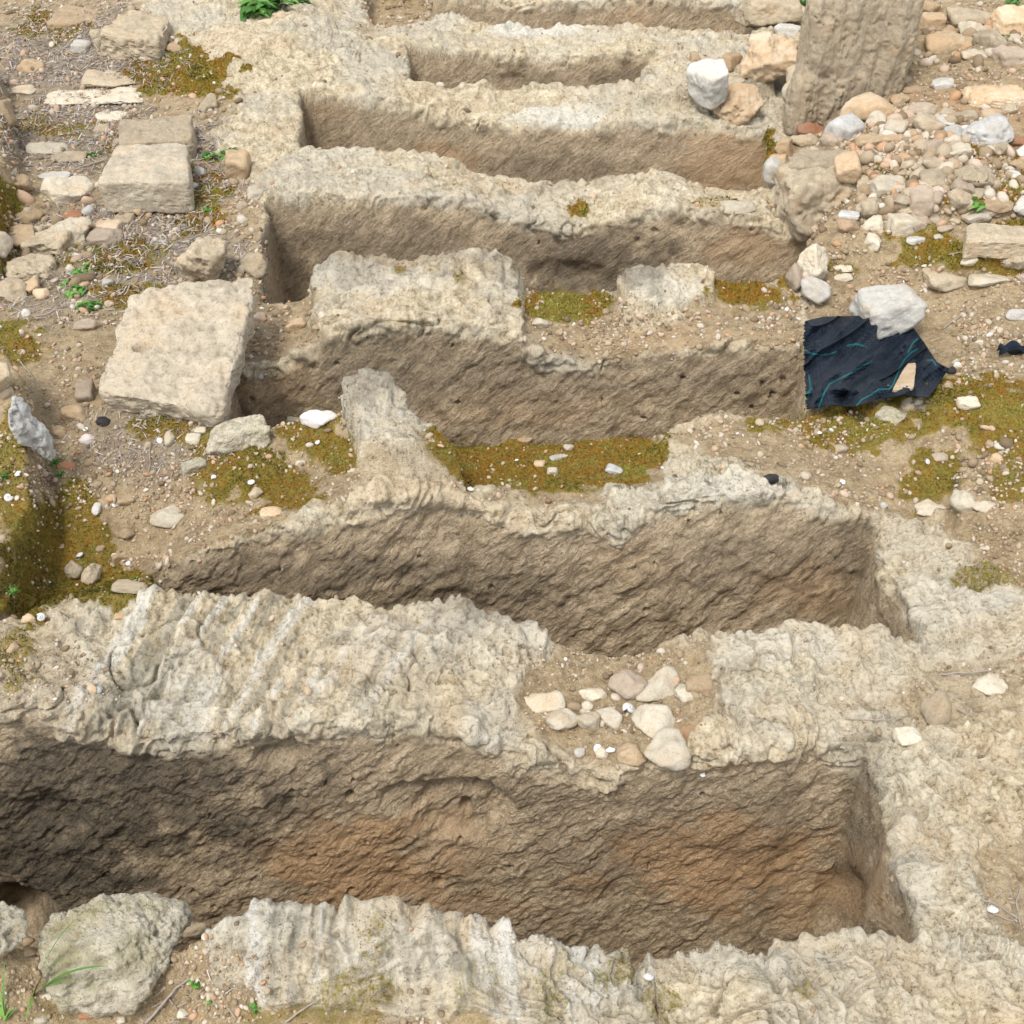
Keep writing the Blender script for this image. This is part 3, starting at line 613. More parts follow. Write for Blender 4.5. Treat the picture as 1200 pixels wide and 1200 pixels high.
stone(1114,60,1124,68,'C','p','tiny pale pebble in front of the upper pile')
stone(1045,90,1068,100,'P','p','half buried brown pebble right of the upright rock', sink=.45)
stone(1058,100,1084,114,'E','p','half buried grey brown stone above the rubble heap', sink=.45)
stone(1130,100,1215,128,'O','f','low orange rock outcrop behind the rubble heap', k=.4, sink=.4, rough=1.3, lvl=5)
rf = np.random.RandomState(5)
for i in range(46):
    u_, v_ = rf.uniform(985, 1195), rf.uniform(118, 262); q_ = rf.uniform(9, 21)
    if v_ < 118+(1195-u_)*.0: continue
    stone(u_-q_*.6, v_-q_*.4, u_+q_*.6, v_+q_*.4, rf.choice(list('BBTCPBTO')), rf.choice(list('rap')), 'small dusty stone filling a gap between larger rubble stones', group=RK)
# stones on the near ridge
NRg = 'loose stones in the hollow of the near ridge'
stone(606,809,666,836,'C','a','long beige stone at the left of the near ridge stones', k=.6, rough=1.1)
stone(636,828,677,862,'C','a','pentagonal beige stone under the long beige one', k=.7, rough=1.1)
stone(674,832,706,860,'C','a','pale broken stone right of the pentagonal one', k=.7)
stone(696,826,732,858,'C','a','slanting stone in the middle of the near ridge stones', k=.7, rot=-.7)
stone(714,788,762,822,'P','p','smooth pinkish grey stone in the near ridge hollow', k=.7, rough=.5, sink=.25)
stone(744,784,806,824,'C','a','slanting beige stone behind the near ridge stones', k=.6, rot=.7, rough=1.1)
stone(788,800,822,824,'C','a','fan shaped pale stone at the right of the ridge hollow', k=.6)
stone(802,790,838,816,'T','b','brown sided stone at the right end of the hollow', k=.6)
stone(738,824,798,866,'C','a','largest pale stone of the near ridge hollow', k=.7, rough=1.0)
stone(680,804,714,824,'C','a','dusty stone above the white shell', k=.6, sink=.4)
stone(682,822,696,834,'C','p','tiny pale pebble between the hollow stones')
stone(756,852,812,898,'C','a','light grey stone perched at the edge of the hollow', k=.6, rough=1.4)
stone(722,868,758,896,'T','a','orange tan stone at the brink of the hollow', k=.6)
stone(672,874,686,888,'W','a','little white cube like stone at the brink')
stone(696,876,714,892,'C','a','small beige stone beside the white snail shells')
stone(1048,850,1078,875,'C','r','rounded cream knob on the right bedrock', k=.7, sink=.35)
stone(1078,808,1112,852,'B','r','upright knobby stone on the right bedrock', k=.9, rough=1.0)
stone(1140,790,1182,816,'C','p','low rounded stone right of the twig', k=.4, sink=.4)
# left side
stone(44,206,106,246,'C','a','white angular stone on the left of the path', k=.6, rough=.5, lvl=5)
stone(44,200,86,214,'W','f','thin white flake behind the white angular stone', k=.4)
stone(10,206,36,228,'T','r','rounded tan stone near the left edge of the path')
stone(22,242,56,266,'T','a','tan angular stone left of the white lumpy one')
stone(52,255,108,298,'C','r','white lumpy rock on the left path side', rough=1.2, k=.7, lvl=5)
stone(96,240,112,256,'W','p','round white pebble in front of the white angular stone')
stone(120,242,138,254,'W','a','small white chip before the dark fronted block')
stone(72,246,100,262,'R','r','reddish brown stone in front of the white angular one')
stone(136,232,152,250,'T','a','small brown stone at the left of the block foot')
stone(150,234,178,258,'T','a','brown lumpy stone at the foot of the cut block')
stone(110,258,143,276,'O','f','orange topped flat stone on the path', k=.6, rough=.5)
stone(102,268,142,290,'P','f','greyish pink flat stone under the orange one', k=.5)
stone(134,250,158,264,'B','f','thin beige flake between the path stones', k=.4)
stone(4,264,42,296,'T','r','round tan stone at the far left below the tan angular one')
stone(30,268,84,305,'B','f','layered flat beige stone at the left edge of the path', k=.6, rough=1.3, lvl=5)
stone(-14,268,14,305,'C','a','pale stone cut by the left edge of the photo')
stone(10,300,66,334,'B','f','grey beige layered stone lying under the other layered one', k=.6, rough=1.4, lvl=5)
stone(0,310,22,326,'T','p','ochre pebble at the left edge')
stone(24,325,50,350,'T','r','dull brown round stone at the foot of the layered stones')
stone(40,336,60,354,'O','p','orange tan pebble at the foot of the layered stones')
stone(-10,325,30,360,'B','r','rough grey stone low at the left edge', rough=1.4)
stone(24,362,36,372,'W','p','single white pebble on bare soil at left')
stone(84,372,118,392,'P','a','brown angular stone left of the slab top')
stone(76,310,88,320,'C','p','tiny cream pebble among the green weeds')
stone(120,325,134,338,'W','a','small white stone near the top of the slab')
stone(232,112,258,136,'B','a','tilted beige stone at the edge of the moss carpet', k=.9)
stone(262,178,295,212,'T','b','brown block standing against the bedrock', k=1.0)
stone(224,194,245,212,'W','p','long white pebble right of the cut blocks', rot=-.5)
stone(222,213,233,224,'W','p','short white pebble beside the block corner')
stone(288,219,312,236,'C','f','white cauliflower like stone at the pit rim', k=.6, rough=1.6)
stone(276,252,290,264,'C','p','pale pebble at the rim of the upper pit')
stone(275,236,292,248,'B','p','beige lump at the rim of the upper pit')
stone(284,292,318,330,'B','r','knobby rim stone behind the slab corner', rough=1.3)
stone(20,68,58,86,'T','r','brown stone lying on the leafy ground at top left', k=.7)
stone(84,48,106,64,'W','b','white square stone on the upper path', k=.6, rough=.4)
stone(104,32,124,48,'B','r','beige knob left of the squared block')
stone(110,44,124,58,'B','a','small beige stone under the squared block')
stone(195,50,215,64,'T','p','brown stone right of the squared block')
stone(92,82,180,102,'B','f','long thin flagstone crossing the upper path', k=.25, sink=.4)
stone(50,104,168,124,'C','f','widest pale flagstone on the upper path', k=.18, sink=.45)
stone(112,130,152,143,'C','f','thin white flagstone behind the cut blocks', k=.25, sink=.4)
stone(-8,116,16,150,'T','a','brown stone at the left edge beside the flagstones', k=.9)
stone(30,168,80,182,'C','f','white flagstone under the moss at left', k=.3, sink=.4)
stone(60,178,104,192,'B','f','tan flagstone beside the small green weed', k=.3, sink=.4)
stone(110,146,130,156,'B','f','small flagstone left of the back block', k=.3)
stone(132,162,154,172,'P','p','grey pebble at the corner of the front block')
stone(10,100,42,112,'C','f','pale flagstone at the far left', k=.3, sink=.4)
stone(160,62,175,74,'C','p','pale lump below the squared block')
stone(0,452,16,470,'B','r','grey brown stone on top of the left bank')
block(tq([(6,488),(54,520),(62,510),(16,458)], [.23,.10,.10,.24]), .07, 'G', 'rock', 'grey and white rock jutting from the left bank', 'rock', 40, 2.0, 7, amp=.009)
stone(-22,425,16,462,'B','r','beige rock on the left bank cut by the edge', k=.9, lift=.03)
stone(90,448,112,474,'P','b','mottled stone leaning at the left corner of the slab')
stone(72,472,106,496,'T','r','earthy stone below the left corner of the slab')
stone(113,487,130,501,'D','p','dark stone tucked under the slab corner')
stone(56,498,78,514,'T','a','yellowish brown stone at the foot of the left bank')
stone(58,515,74,522,'T','f','flat brown chip at the foot of the left bank', k=.5)
stone(92,507,112,521,'Q','p','pinkish pebble on the soil left of the slab')
stone(66,542,90,550,'R','f','flat reddish sliver beside the green grass', k=.4)
stone(192,506,206,524,'C','p','cream pebble before the foot of the slab')
stone(224,500,242,508,'C','f','first cream flake in the moss below the slab', k=.5)
stone(218,508,236,520,'C','f','second cream flake in the moss below the slab', k=.5)
stone(240,480,322,542,'K','f','flat pale grey stone leaning on the mossy bank', k=.5, rough=.7, rot=.5, lvl=5)
stone(210,534,246,558,'K','f','smaller pale stone left of the flat grey stone', k=.5, rot=.4)
stone(352,480,398,502,'Q','a','pinkish white quartz stone at the edge of the moss', k=.6, rough=1.0)
stone(334,486,356,496,'C','f','cream stone left of the pinkish quartz', k=.5)
stone(174,592,226,616,'C','a','white angular slab stone above the mossy hollow', k=.5, rough=.5)
stone(290,572,308,586,'B','a','pale stone in the middle of the moss bank')
stone(345,538,358,548,'C','a','small cream stone in the moss near the standing block')
stone(304,593,330,609,'O','f','orange shard at the edge of the second pit', k=.5, rough=.4)
stone(116,582,130,596,'T','p','left one of two round brown pebbles')
stone(124,578,136,590,'T','p','right one of two round brown pebbles')
stone(136,578,158,592,'T','f','flat tan stone beside the round brown pebbles', k=.5)
stone(109,588,119,603,'W','f','upright white sliver by the brown pebbles', k=.5)
stone(66,636,76,644,'T','f','tan chip in the mossy hollow', k=.4)
stone(112,638,124,648,'T','p','brown pebble in the mossy hollow')
stone(74,655,98,680,'B','r','grey lump in the mossy hollow', rough=1.4)
stone(98,658,118,690,'B','r','rough grey knob right of the grey lump', rough=1.4)
stone(130,642,152,664,'T','f','tan slanting stone in the mossy hollow', k=.6, rot=.6)
stone(140,618,160,632,'T','r','earthy brown stone above the mossy hollow')
stone(128,678,178,696,'B','f','flat stone edging the near ridge crest', k=.4)
stone(25,720,44,732,'O','r','orange brown pebble on the near ridge left end', k=.8)
stone(134,718,146,726,'T','f','small tan chip on the near ridge', k=.5)
stone(8,752,24,768,'T','a','tan stone near the left end of the near ridge')
stone(100,800,114,814,'O','p','orange pebble beside a grey one on the near ridge')
stone(108,803,120,814,'G','p','grey pebble on the near ridge')
stone(356,804,366,816,'O','p','orange pebble on the runnels of the near ridge')
stone(336,372,362,390,'O','a','orange brown stone on the slope beside the slab')
stone(298,366,312,378,'P','f','grey flake at the right side of the slab', k=.6)
stone(302,438,309,445,'W','p','tiny white pebble in the pit beside the slab')
# between the pits
stone(622,372,644,387,'C','a','cream stone under the moss on the third ridge')
stone(638,532,670,540,'W','f','long white stick shaped stone on the moss', k=.6, rot=.35, rough=.4)
stone(626,538,640,550,'O','a','orange tan stone in the moss below the white stick')
stone(640,548,654,558,'C','b','cream square stone in the moss')
stone(660,520,674,530,'C','a','pale stone on the brown moss')
stone(708,543,732,558,'G','f','grey blue slate piece in the brown moss', k=.5, rot=-.5)
stone(604,512,624,520,'O','f','pinkish stone at the pit rim by the moss', k=.5)
stone(938,552,952,564,'C','a','cream pebble on bare ground near the dark lump')
stone(974,519,992,533,'B','r','rounded grey beige pebble below the cloth')
stone(1030,474,1062,500,'K','r','pale lumpy stone at the lower edge of the cloth', rough=1.5)
stone(1124,462,1150,484,'C','a','white wedge shaped stone in the green moss')
stone(1092,530,1112,542,'P','f','pinkish flat stone in the brown moss', k=.5)
stone(1116,570,1145,600,'C','r','cream knob at the top of the right outcrop', rough=1.5)
stone(1140,585,1168,600,'C','r','rounded crest of the right outcrop', rough=1.3)
stone(1070,585,1110,605,'C','a','pale low stone left of the right outcrop', k=.4, sink=.4, rough=1.4)
stone(1031,588,1041,596,'W','p','single white pebble on the pale bedrock rim')
stone(1040,418,1047,424,'C','a','pebble lying on the dark cloth')
stone(1106,446,1117,456,'T','p','brown pebble at the right end of the cloth')
stone(1110,428,1122,440,'D','a','dark clod under the right corner of the cloth')
stone(1154,516,1166,526,'T','p','tan pebble at the right mossy edge')
stone(1160,530,1176,544,'O','p','orange pebble below the right mossy edge')
stone(1164,518,1180,528,'W','p','white pebble next to the tan one at the right mossy edge')
stone(840,235,885,250,'C','f','pale lump on the crest of the fourth ridge', k=.5, sink=.4, rough=1.3)
# front strip
stone(212,1072,248,1100,'B','r','brown beige stone wedged right of the pitted boulder', k=.8)
stone(24,1108,44,1122,'T','r','brown pebble in front of the pitted boulder at left')
stone(24,1096,40,1110,'O','a','orange brown chip in front of the pitted boulder')
stone(-10,1102,12,1122,'R','r','red brown stone at the lower left edge')
stone(46,1156,72,1172,'C','f','cream flat pebble at the base of the grass', k=.6)
stone(82,1174,98,1184,'C','p','cream pebble below the pitted boulder')
stone(92,1182,110,1194,'R','b','broken brick red piece on the soil', k=.6)
stone(136,1190,148,1200,'C','p','pale pebble in the front soil')
stone(206,1182,224,1194,'C','a','pale wedge near the grey twig')
stone(38,1190,56,1202,'C','a','pale stone at the lower left border')

# ------------------------------------------------------------------ cloth
def cloth():
    nx, ny = 240, 170
    left = [(943,376),(942,400),(943,440),(945,479)]; right = [(1066,378),(1082,400),(1098,424),(1112,432)]
    top = [(943,376),(965,371),(1005,370),(1040,376),(1066,378)]; bot = [(945,479),(975,474),(1000,476),(1030,468),(1060,462),(1088,466),(1112,432)]
    def crv(pts, t):
        p = np.array(pts, float); L = np.concatenate([[0], np.cumsum(np.linalg.norm(np.diff(p, axis=0), axis=1))]); L /= L[-1]
        return np.stack([np.interp(t, L, p[:, 0]), np.interp(t, L, p[:, 1])], -1)
    s = np.linspace(0, 1, nx); t = np.linspace(0, 1, ny)
    T, B, L, Rr = crv(top, s), crv(bot, s), crv(left, t), crv(right, t); S, Tt = np.meshgrid(s, t)
    PX = (T[None]*(1-Tt)[..., None] + B[None]*Tt[..., None] + L[:, None]*(1-S)[..., None] + Rr[:, None]*S[..., None]
          - (T[0]*((1-S)*(1-Tt))[..., None] + T[-1]*(S*(1-Tt))[..., None] + B[0]*((1-S)*Tt)[..., None] + B[-1]*(S*Tt)[..., None]))
    x, y = PX[..., 0], PX[..., 1]
    base = hit(1020, 482)[0][2]; zg = np.zeros_like(x)
    for i in range(0, ny, 6):
        for j in range(0, nx, 6): zg[i:i+6, j:j+6] = hit(x[i, j], min(y[i, j], 472))[0][2]
    zg = np.clip(zg, -.05, .06)
    for _ in range(14): zp = np.pad(zg, 6, mode='edge'); zg = (zp[:-12, 6:-6]+zp[12:, 6:-6]+zp[6:-6, :-12]+zp[6:-6, 12:]+zg)/5
    # folds fan out below the white rock
    ang = np.arctan2(y-355, x-1045); rad = np.hypot(x-1045, y-355)
    f1 = np.sin(ang*9+1.0+.9*fbm(np.stack([x/40, y/40, x*0], -1), 2)*2)*ss(10, 70, rad)
    f2 = fbm(np.stack([(x+y)/26, (x-y)/70, x*0+5], -1), 3)
    z = zg + .038 + .010*f1 + .045*f2 + .035*(1-np.abs(fbm(np.stack([(x*.8+y)/30, (y-x*.8)/110, x*0+8], -1), 2)))**6
    z += .03*np.exp(-(((x-1000)*.7+(y-432)*.7)/6)**2)*ss(960, 985, x)*ss(1030, 1005, x)   # long diagonal fold
    z += .03*ss(1072, 1085, x)*np.exp(-((y-425)/14)**2) - .02*ss(962, 940, x)
    z -= .045*np.exp(-(((x-990)/12)**2+((y-470)/9)**2)) - .022*np.exp(-(((x-990)/22)**2+((y-456)/5)**2))
    z += .002*fbm(np.stack([x/5, y/5, x*0], -1), 2)
    x = x + 2.2*fbm(np.stack([x*0, y/1.7, x*0+3], -1), 3)*ss(952, 943, x)
    D = D_of(y, z); V = np.stack([(x-600)/FP*depth(D, z), D, z], -1)
    st = np.zeros_like(x)
    for ln in [[(943,410),(950,414),(962,416),(972,415),(980,412)],[(993,405),(1003,403),(1015,406)],[(960,476),(966,460),(972,450),(985,443),(1000,436),(1012,428),(1021,424)],[(1003,476),(1010,468),(1020,463),(1030,456),(1042,456),(1047,450),(1054,432),(1060,421),(1068,413),(1075,409)],[(1064,413),(1069,403),(1075,397)],[(944,462),(951,456)],[(1087,422),(1093,422),(1097,428)],[(948,440),(950,455),(946,468)]]:
        for (ax, ay), (bx, by) in zip(ln[:-1], ln[1:]):
            ex, ey = bx-ax, by-ay; q = np.clip(((x-ax)*ex+(y-ay)*ey)/(ex*ex+ey*ey), 0, 1); d = np.hypot(x-ax-q*ex, y-ay-q*ey); st = np.maximum(st, ss(1.15, .35, d))
    st[0:1] = 0
    g = np.arange(nx*ny).reshape(ny, nx); Fc = np.stack([g[1:, :-1], g[1:, 1:], g[:-1, 1:], g[:-1, :-1]], -1).reshape(-1, 4)
    m = NB('woven_ground_cloth', .5)
    n = m.noise(60, 4, .7); c = m.mix(m.rng(n, .3, .7), (.011,.018,.031), (.030,.045,.068)); c = m.mix(m.rng(m.noise(35, 5, .75), .60, .74, 0, .45), c, (.10,.10,.10))
    c = m.mix(m.math('MULTIPLY', m.attr('stripe'), .7), c, (.02,.30,.33))
    wv = m.n('ShaderNodeTexWave'); m.set(wv.inputs['Vector'], m.co); wv.inputs['Scale'].default_value = 260; wv.inputs['Distortion'].default_value = 1
    mat = m.done(c, m.bump(m.math('ADD', wv.outputs['Fac'], n), .0015))
    me = mesh_from('cloth', V.reshape(-1, 3), Fc, mat); fattr(me, 'stripe', st)
    o = link('ground_cloth', me, 'crumpled navy cloth with thin cyan lines lying at the end of the third pit', 'cloth')
    sm = o.modifiers.new('thickness', 'SOLIDIFY'); sm.thickness = .0025; sm.offset = -1
    return V, mat
CV, CMAT = cloth()
def on_cloth(px, py):
    a, b_, _ = proj(CV); k = np.argmin((a-px)**2+(b_-py)**2); return CV.reshape(-1, 3)[k]
# orange shard standing in a fold of the cloth
q = [on_cloth(*p) for p in ((1043,464),(1069,462),(1072,432),(1062,433))]; q = [v+np.array((0, 0, .022)) for v in q]
block(q, .012, 'O', 'stone_shard', 'flat orange tan shard lying across a fold of the navy cloth', 'stone', 24, .5, 10, amp=.002)
g0, _, _ = hit(1190, 414)
Vs = []; Fs = []
for j in range(9):
    for i in range(17):
        x_, y_ = i/16-.5, j/8-.5; Vs.append((x_*.14, y_*.05*(1-abs(x_)), .02*sin(x_*9)*cos(y_*5)+.02))
for j in range(8):
    for i in range(16): a = j*17+i; Fs.append((a, a+1, a+18, a+17))
mo = link('cloth_scrap', mesh_from('cloth_scrap', Vs, Fs, CMAT), 'small scrap of navy cloth poking out near the right edge', 'cloth', loc=tuple(at(1196, 415, g0[2]))); mo.modifiers.new('t', 'SOLIDIFY').thickness = .003
fattr(mo.data, 'stripe', np.zeros(len(Vs)))
stone(893,556,913,568,'D','a','black burnt lump on the pale rim of the second pit', name='charcoal_lump', cat='charcoal', rough=2.2, k=.7, sink=.1)

# ------------------------------------------------------------------ snail shells
shm = stone_mat('bleached_shell', (.62,.61,.585), (.74,.73,.70), (.66,.60,.52), .02, .0006)
def shell_mesh():
    V = []; Fc = []; nt_, ns = 70, 12
    for i in range(nt_):
        t = i/(nt_-1); a = t*2.6*2*pi; r = .006*(.12+.88*t)**1.2; R_ = .0075*t**1.1
        z = -.009*t + .009
        for j in range(ns):
            b_ = j/ns*2*pi; V.append(((R_+r*.8*cos(b_))*cos(a), (R_+r*.8*cos(b_))*sin(a), z+r*.8*sin(b_)))
    for i in range(nt_-1):
        for j in range(ns): a = i*ns+j; b_ = i*ns+(j+1) % ns; Fc.append((a, b_, b_+ns, a+ns))
    return mesh_from('shell', V, Fc, shm)
SM = shell_mesh()
SH = [(735,831,'white snail shell with a pointed tip in the ridge hollow',1.5),(699,877,'left of the two white snail shells at the brink of the hollow',1.0),(715,879,'right of the two white snail shells at the brink of the hollow',.95),(758,1146,'long white shell on the crest of the front ridge',1.1),(49,724,'white shell beside the orange pebble on the near ridge',1.1),(95,651,'white shell in the middle of the mossy hollow',1.1),(23,555,'white shell on the mossy left bank',1.0),(9,583,'white shell low on the mossy left bank',1.1),(150,660,'small shell at the right of the mossy hollow',.7),(295,566,'bright shell in the middle of the moss bank',1.1),(252,559,'round shell left in the moss bank',.7),(186,516,'round shell in front of the slab foot',1.0),(551,573,'white shell at the foot of the standing block',.9),(99,503,'tiny shell beside the pinkish pebble',.8),(151,326,'white shell above the upper corner of the slab',.8),(310,440,'shell in the shade of the slab',.7),(824,909,'small shell below the orange hollow of the pit wall',.7),(371,518,'shell in the moss near the quartz',.7),(960,508,'shell on the soil below the cloth',.9),(988,565,'tiny shell on the pale rim soil',.7),(1120,428,'pale shell by the right corner of the cloth',1.1),(1160,1066,'shell beside the twigs at the right edge',1.0),(133,592,'small shell near the round brown pebbles',.7),(1085,542,'shell under the pinkish flat stone',.8),(605,540,'tiny shell on the green moss',.7)]
for i, (x, y, lb, s) in enumerate(SH):
    g, n, _ = hit(x, y); o = link('snail_shell', SM, lb, 'shell', 'bleached snail shells', loc=tuple(g+np.array((0, 0, .004)))); o.scale = (s*1.0,)*3; o.rotation_euler = (.5*sin(i*7), .6*cos(i*3), i*1.3)

# ------------------------------------------------------------------ stuff: gravel, litter, moss
r0 = np.random.RandomState(11)
cellA = np.linalg.norm(np.cross(P[1:, :-1]-P[:-1, :-1], P[:-1, 1:]-P[:-1, :-1]), axis=-1)
vis = (pu[:-1, :-1] > -60) & (pu[:-1, :-1] < 1260) & (pv[:-1, :-1] > -60) & (pv[:-1, :-1] < 1260)
def scatter(dens, n, power=1.0):
    w_ = (cellA*dens[:-1, :-1]*vis/np.maximum(pdp[:-1, :-1], .8)**power).ravel().astype(np.float64); w_ /= w_.sum()
    k = r0.choice(len(w_), n, p=w_); i, j = k//(nc-1), k % (nc-1); a, b_ = r0.rand(n, 1), r0.rand(n, 1)
    p = P[i, j]+(P[i+1, j]-P[i, j])*a+(P[i, j+1]-P[i, j])*b_; return p, N[i, j], i, j
def instance(base, faces, pos, scl, rotm):
    n = len(pos); V = np.einsum('nij,kj->nki', rotm, base)*scl[:, None, None] if scl.ndim == 1 else np.einsum('nij,nkj->nki', rotm, base[None]*scl[:, None, :])
    V = V + pos[:, None, :]; Fc = faces[None]+(np.arange(n)*len(base))[:, None, None]; return V.reshape(-1, 3), Fc.reshape(-1, faces.shape[1])
def randrot(n, flat=None):
    q_ = r0.randn(n, 4)
    if flat: q_ = np.stack([np.cos(a := r0.rand(n)*pi), r0.randn(n)*flat, r0.randn(n)*flat, np.sin(a)], 1)
    q_ /= np.linalg.norm(q_, axis=1, keepdims=True); w_, x, y, z = q_.T
    return np.stack([1-2*(y*y+z*z), 2*(x*y-w_*z), 2*(x*z+w_*y), 2*(x*y+w_*z), 1-2*(x*x+z*z), 2*(y*z-w_*x), 2*(x*z-w_*y), 2*(y*z+w_*x), 1-2*(x*x+y*y)], 1).reshape(-1, 3, 3)
def tint_mat(name, stops, rough=.9, bump=.002, trans=0):
    s = NB(name, rough); r = s.n('ShaderNodeValToRGB'); s.set(r.inputs[0], s.attr('tint')); cr = r.color_ramp; cr.interpolation = 'LINEAR'
    while len(cr.elements) < len(stops): cr.elements.new(.5)
    for e, (p, c) in zip(cr.elements, stops): e.position = p; e.color = (*c, 1)
    n = s.noise(150, 4, .7); c = s.mix(s.rng(n, .3, .7, 0, .35), r.outputs[0], (.16,.12,.08)) if bump else r.outputs[0]
    return s.done(c, s.bump(n, bump) if bump else None)
gm = tint_mat('gravel', [(0, (.16,.115,.07)), (.3, (.33,.245,.155)), (.6, (.44,.36,.255)), (.78, (.58,.52,.43)), (.9, (.48,.27,.14)), (.985, (.60,.56,.48)), (1, (.70,.68,.62))])
dg = soil*(.25+ss(-.1, .35, fbm(P*9+60, 2)))*(1-.8*np.clip(moss, 0, 1)) + .018*(1-soil)*(1-wall)
dg += emask([(700,770,120,22,1.2),(330,500,60,20,.8),(60,1160,120,40,1.5),(130,560,120,45,1.5),(1180,560,60,50,1.2),(1120,400,60,60,.8),(1090,190,110,70,2.2),(60,790,80,40,1.0),(700,390,90,20,.8),(980,510,70,30,1.0),(800,380,100,18,.6),(250,1150,70,50,1.0)], .4)*(1-wall)
bv, bf = ico(2)
dg *= 1-((pu > 938) & (pu < 1116) & (pv > 366) & (pv < 482))
for li, (n, lo, hi) in enumerate([(17000, .0022, .0055), (2600, .005, .010), (420, .009, .018)]):
    p, nn, i, j = scatter(dg if li < 2 else emask([(1085,190,110,75,2.),(1130,60,80,60,.6),(60,290,60,70,.8),(720,820,110,40,.5),(1140,540,70,60,.3)], .4)*soil, n, 1.2)
    s = lo*(hi/lo)**(r0.rand(n)**1.8); scl = np.stack([s*r0.uniform(.8, 1.4, n), s*r0.uniform(.7, 1.1, n), s*r0.uniform(.45, .85, n)], 1)*np.clip(p[:, 1:2]/2.2, .9, 1.9)
    base = bv*(1+.22*fbm(bv*1.4+li*9, 2))[:, None]
    V, Fc = instance(base, bf, p+nn*scl[:, 2:3]*.35, scl, randrot(n, .35))
    me = mesh_from('gravel', V, Fc, gm, True); fattr(me, 'tint', np.repeat(r0.rand(n), len(base)))
    link('gravel', me, ['fine gravel and crumbs of limestone strewn over the bare soil', 'coarser pale pebbles strewn over the soil and path', 'dusty rubble chips packed between the larger stones'][li], 'gravel', kind='stuff')
# leaf and twig litter
lm = tint_mat('dry_litter', [(0, (.13,.10,.08)), (.35, (.26,.22,.19)), (.7, (.40,.36,.33)), (.93, (.52,.48,.43)), (1, (.30,.10,.04))], .8, 0)
dl = litter*soil + .12*emask([(200,1170,90,40,1),(1180,1060,40,30,1)], .4)
n = 9000; p, nn, i, j = scatter(dl, n, 1.0)
strip = np.array([(-1,-.5,0),(-.3,-.6,.12),(.4,-.5,.1),(1,0,-.05),(.4,.5,.1),(-.3,.6,.12),(-1,.5,0)]); sf = np.array([[0,1,5],[0,5,6],[1,2,4],[1,4,5],[2,3,4]])
L = r0.uniform(.005, .018, n); scl = np.stack([L, r0.uniform(.0007, .0022, n), np.full(n, .01)*r0.rand(n)], 1)*np.clip(p[:, 1:2]/2.5, 1, 1.8)
V, Fc = instance(strip, sf, p+nn*.004, scl, randrot(n, .22)); me = mesh_from('litter', V, Fc, lm, True); fattr(me, 'tint', np.repeat(r0.rand(n), 7))
link('leaf_litter', me, 'grey brown dry needles and leaf litter covering the path at left', 'leaf litter', kind='stuff')
# moss cushions
mm = tint_mat('moss', [(0, (.07,.07,.009)), (.25, (.15,.125,.013)), (.5, (.27,.18,.018)), (.75, (.31,.12,.012)), (1, (.26,.24,.045))], .85, 0)
mg = (moss*ss(.25, .6, moss+.5*fbm(P*40, 3)))*(1-.5*wallm)
n = 60000; p, nn, i, j = scatter(mg, n, 1.0)
bl = np.array([(-.35,0,0),(.35,0,0),(.05,.1,1.),(0,-.35,0),(0,.35,0),(-.1,0,.9)]); bfm = np.array([[0,1,2],[3,4,5]])
s = r0.uniform(.0035, .0075, n)*np.clip(p[:, 1]/2.5, .8, 1.7); Rm = randrot(n, .3)
V, Fc = instance(bl, bfm, p-nn*.0005, s, Rm)
tv = .5+1.2*fbm(p*6+8, 3)+.2*(1-(pu[i, j] < 140)*(pv[i, j] > 440))+.35*(r0.rand(n)-.5)
tv -= .35*ss(500, 560, pv[i, j])*ss(200, 60, pu[i, j]) 
me = mesh_from('moss', V, Fc, mm, False); fattr(me, 'tint', np.repeat(np.clip(tv, 0, 1), 6))
link('moss', me, 'low olive and rust coloured moss carpeting hollows between the pits', 'moss', kind='stuff')

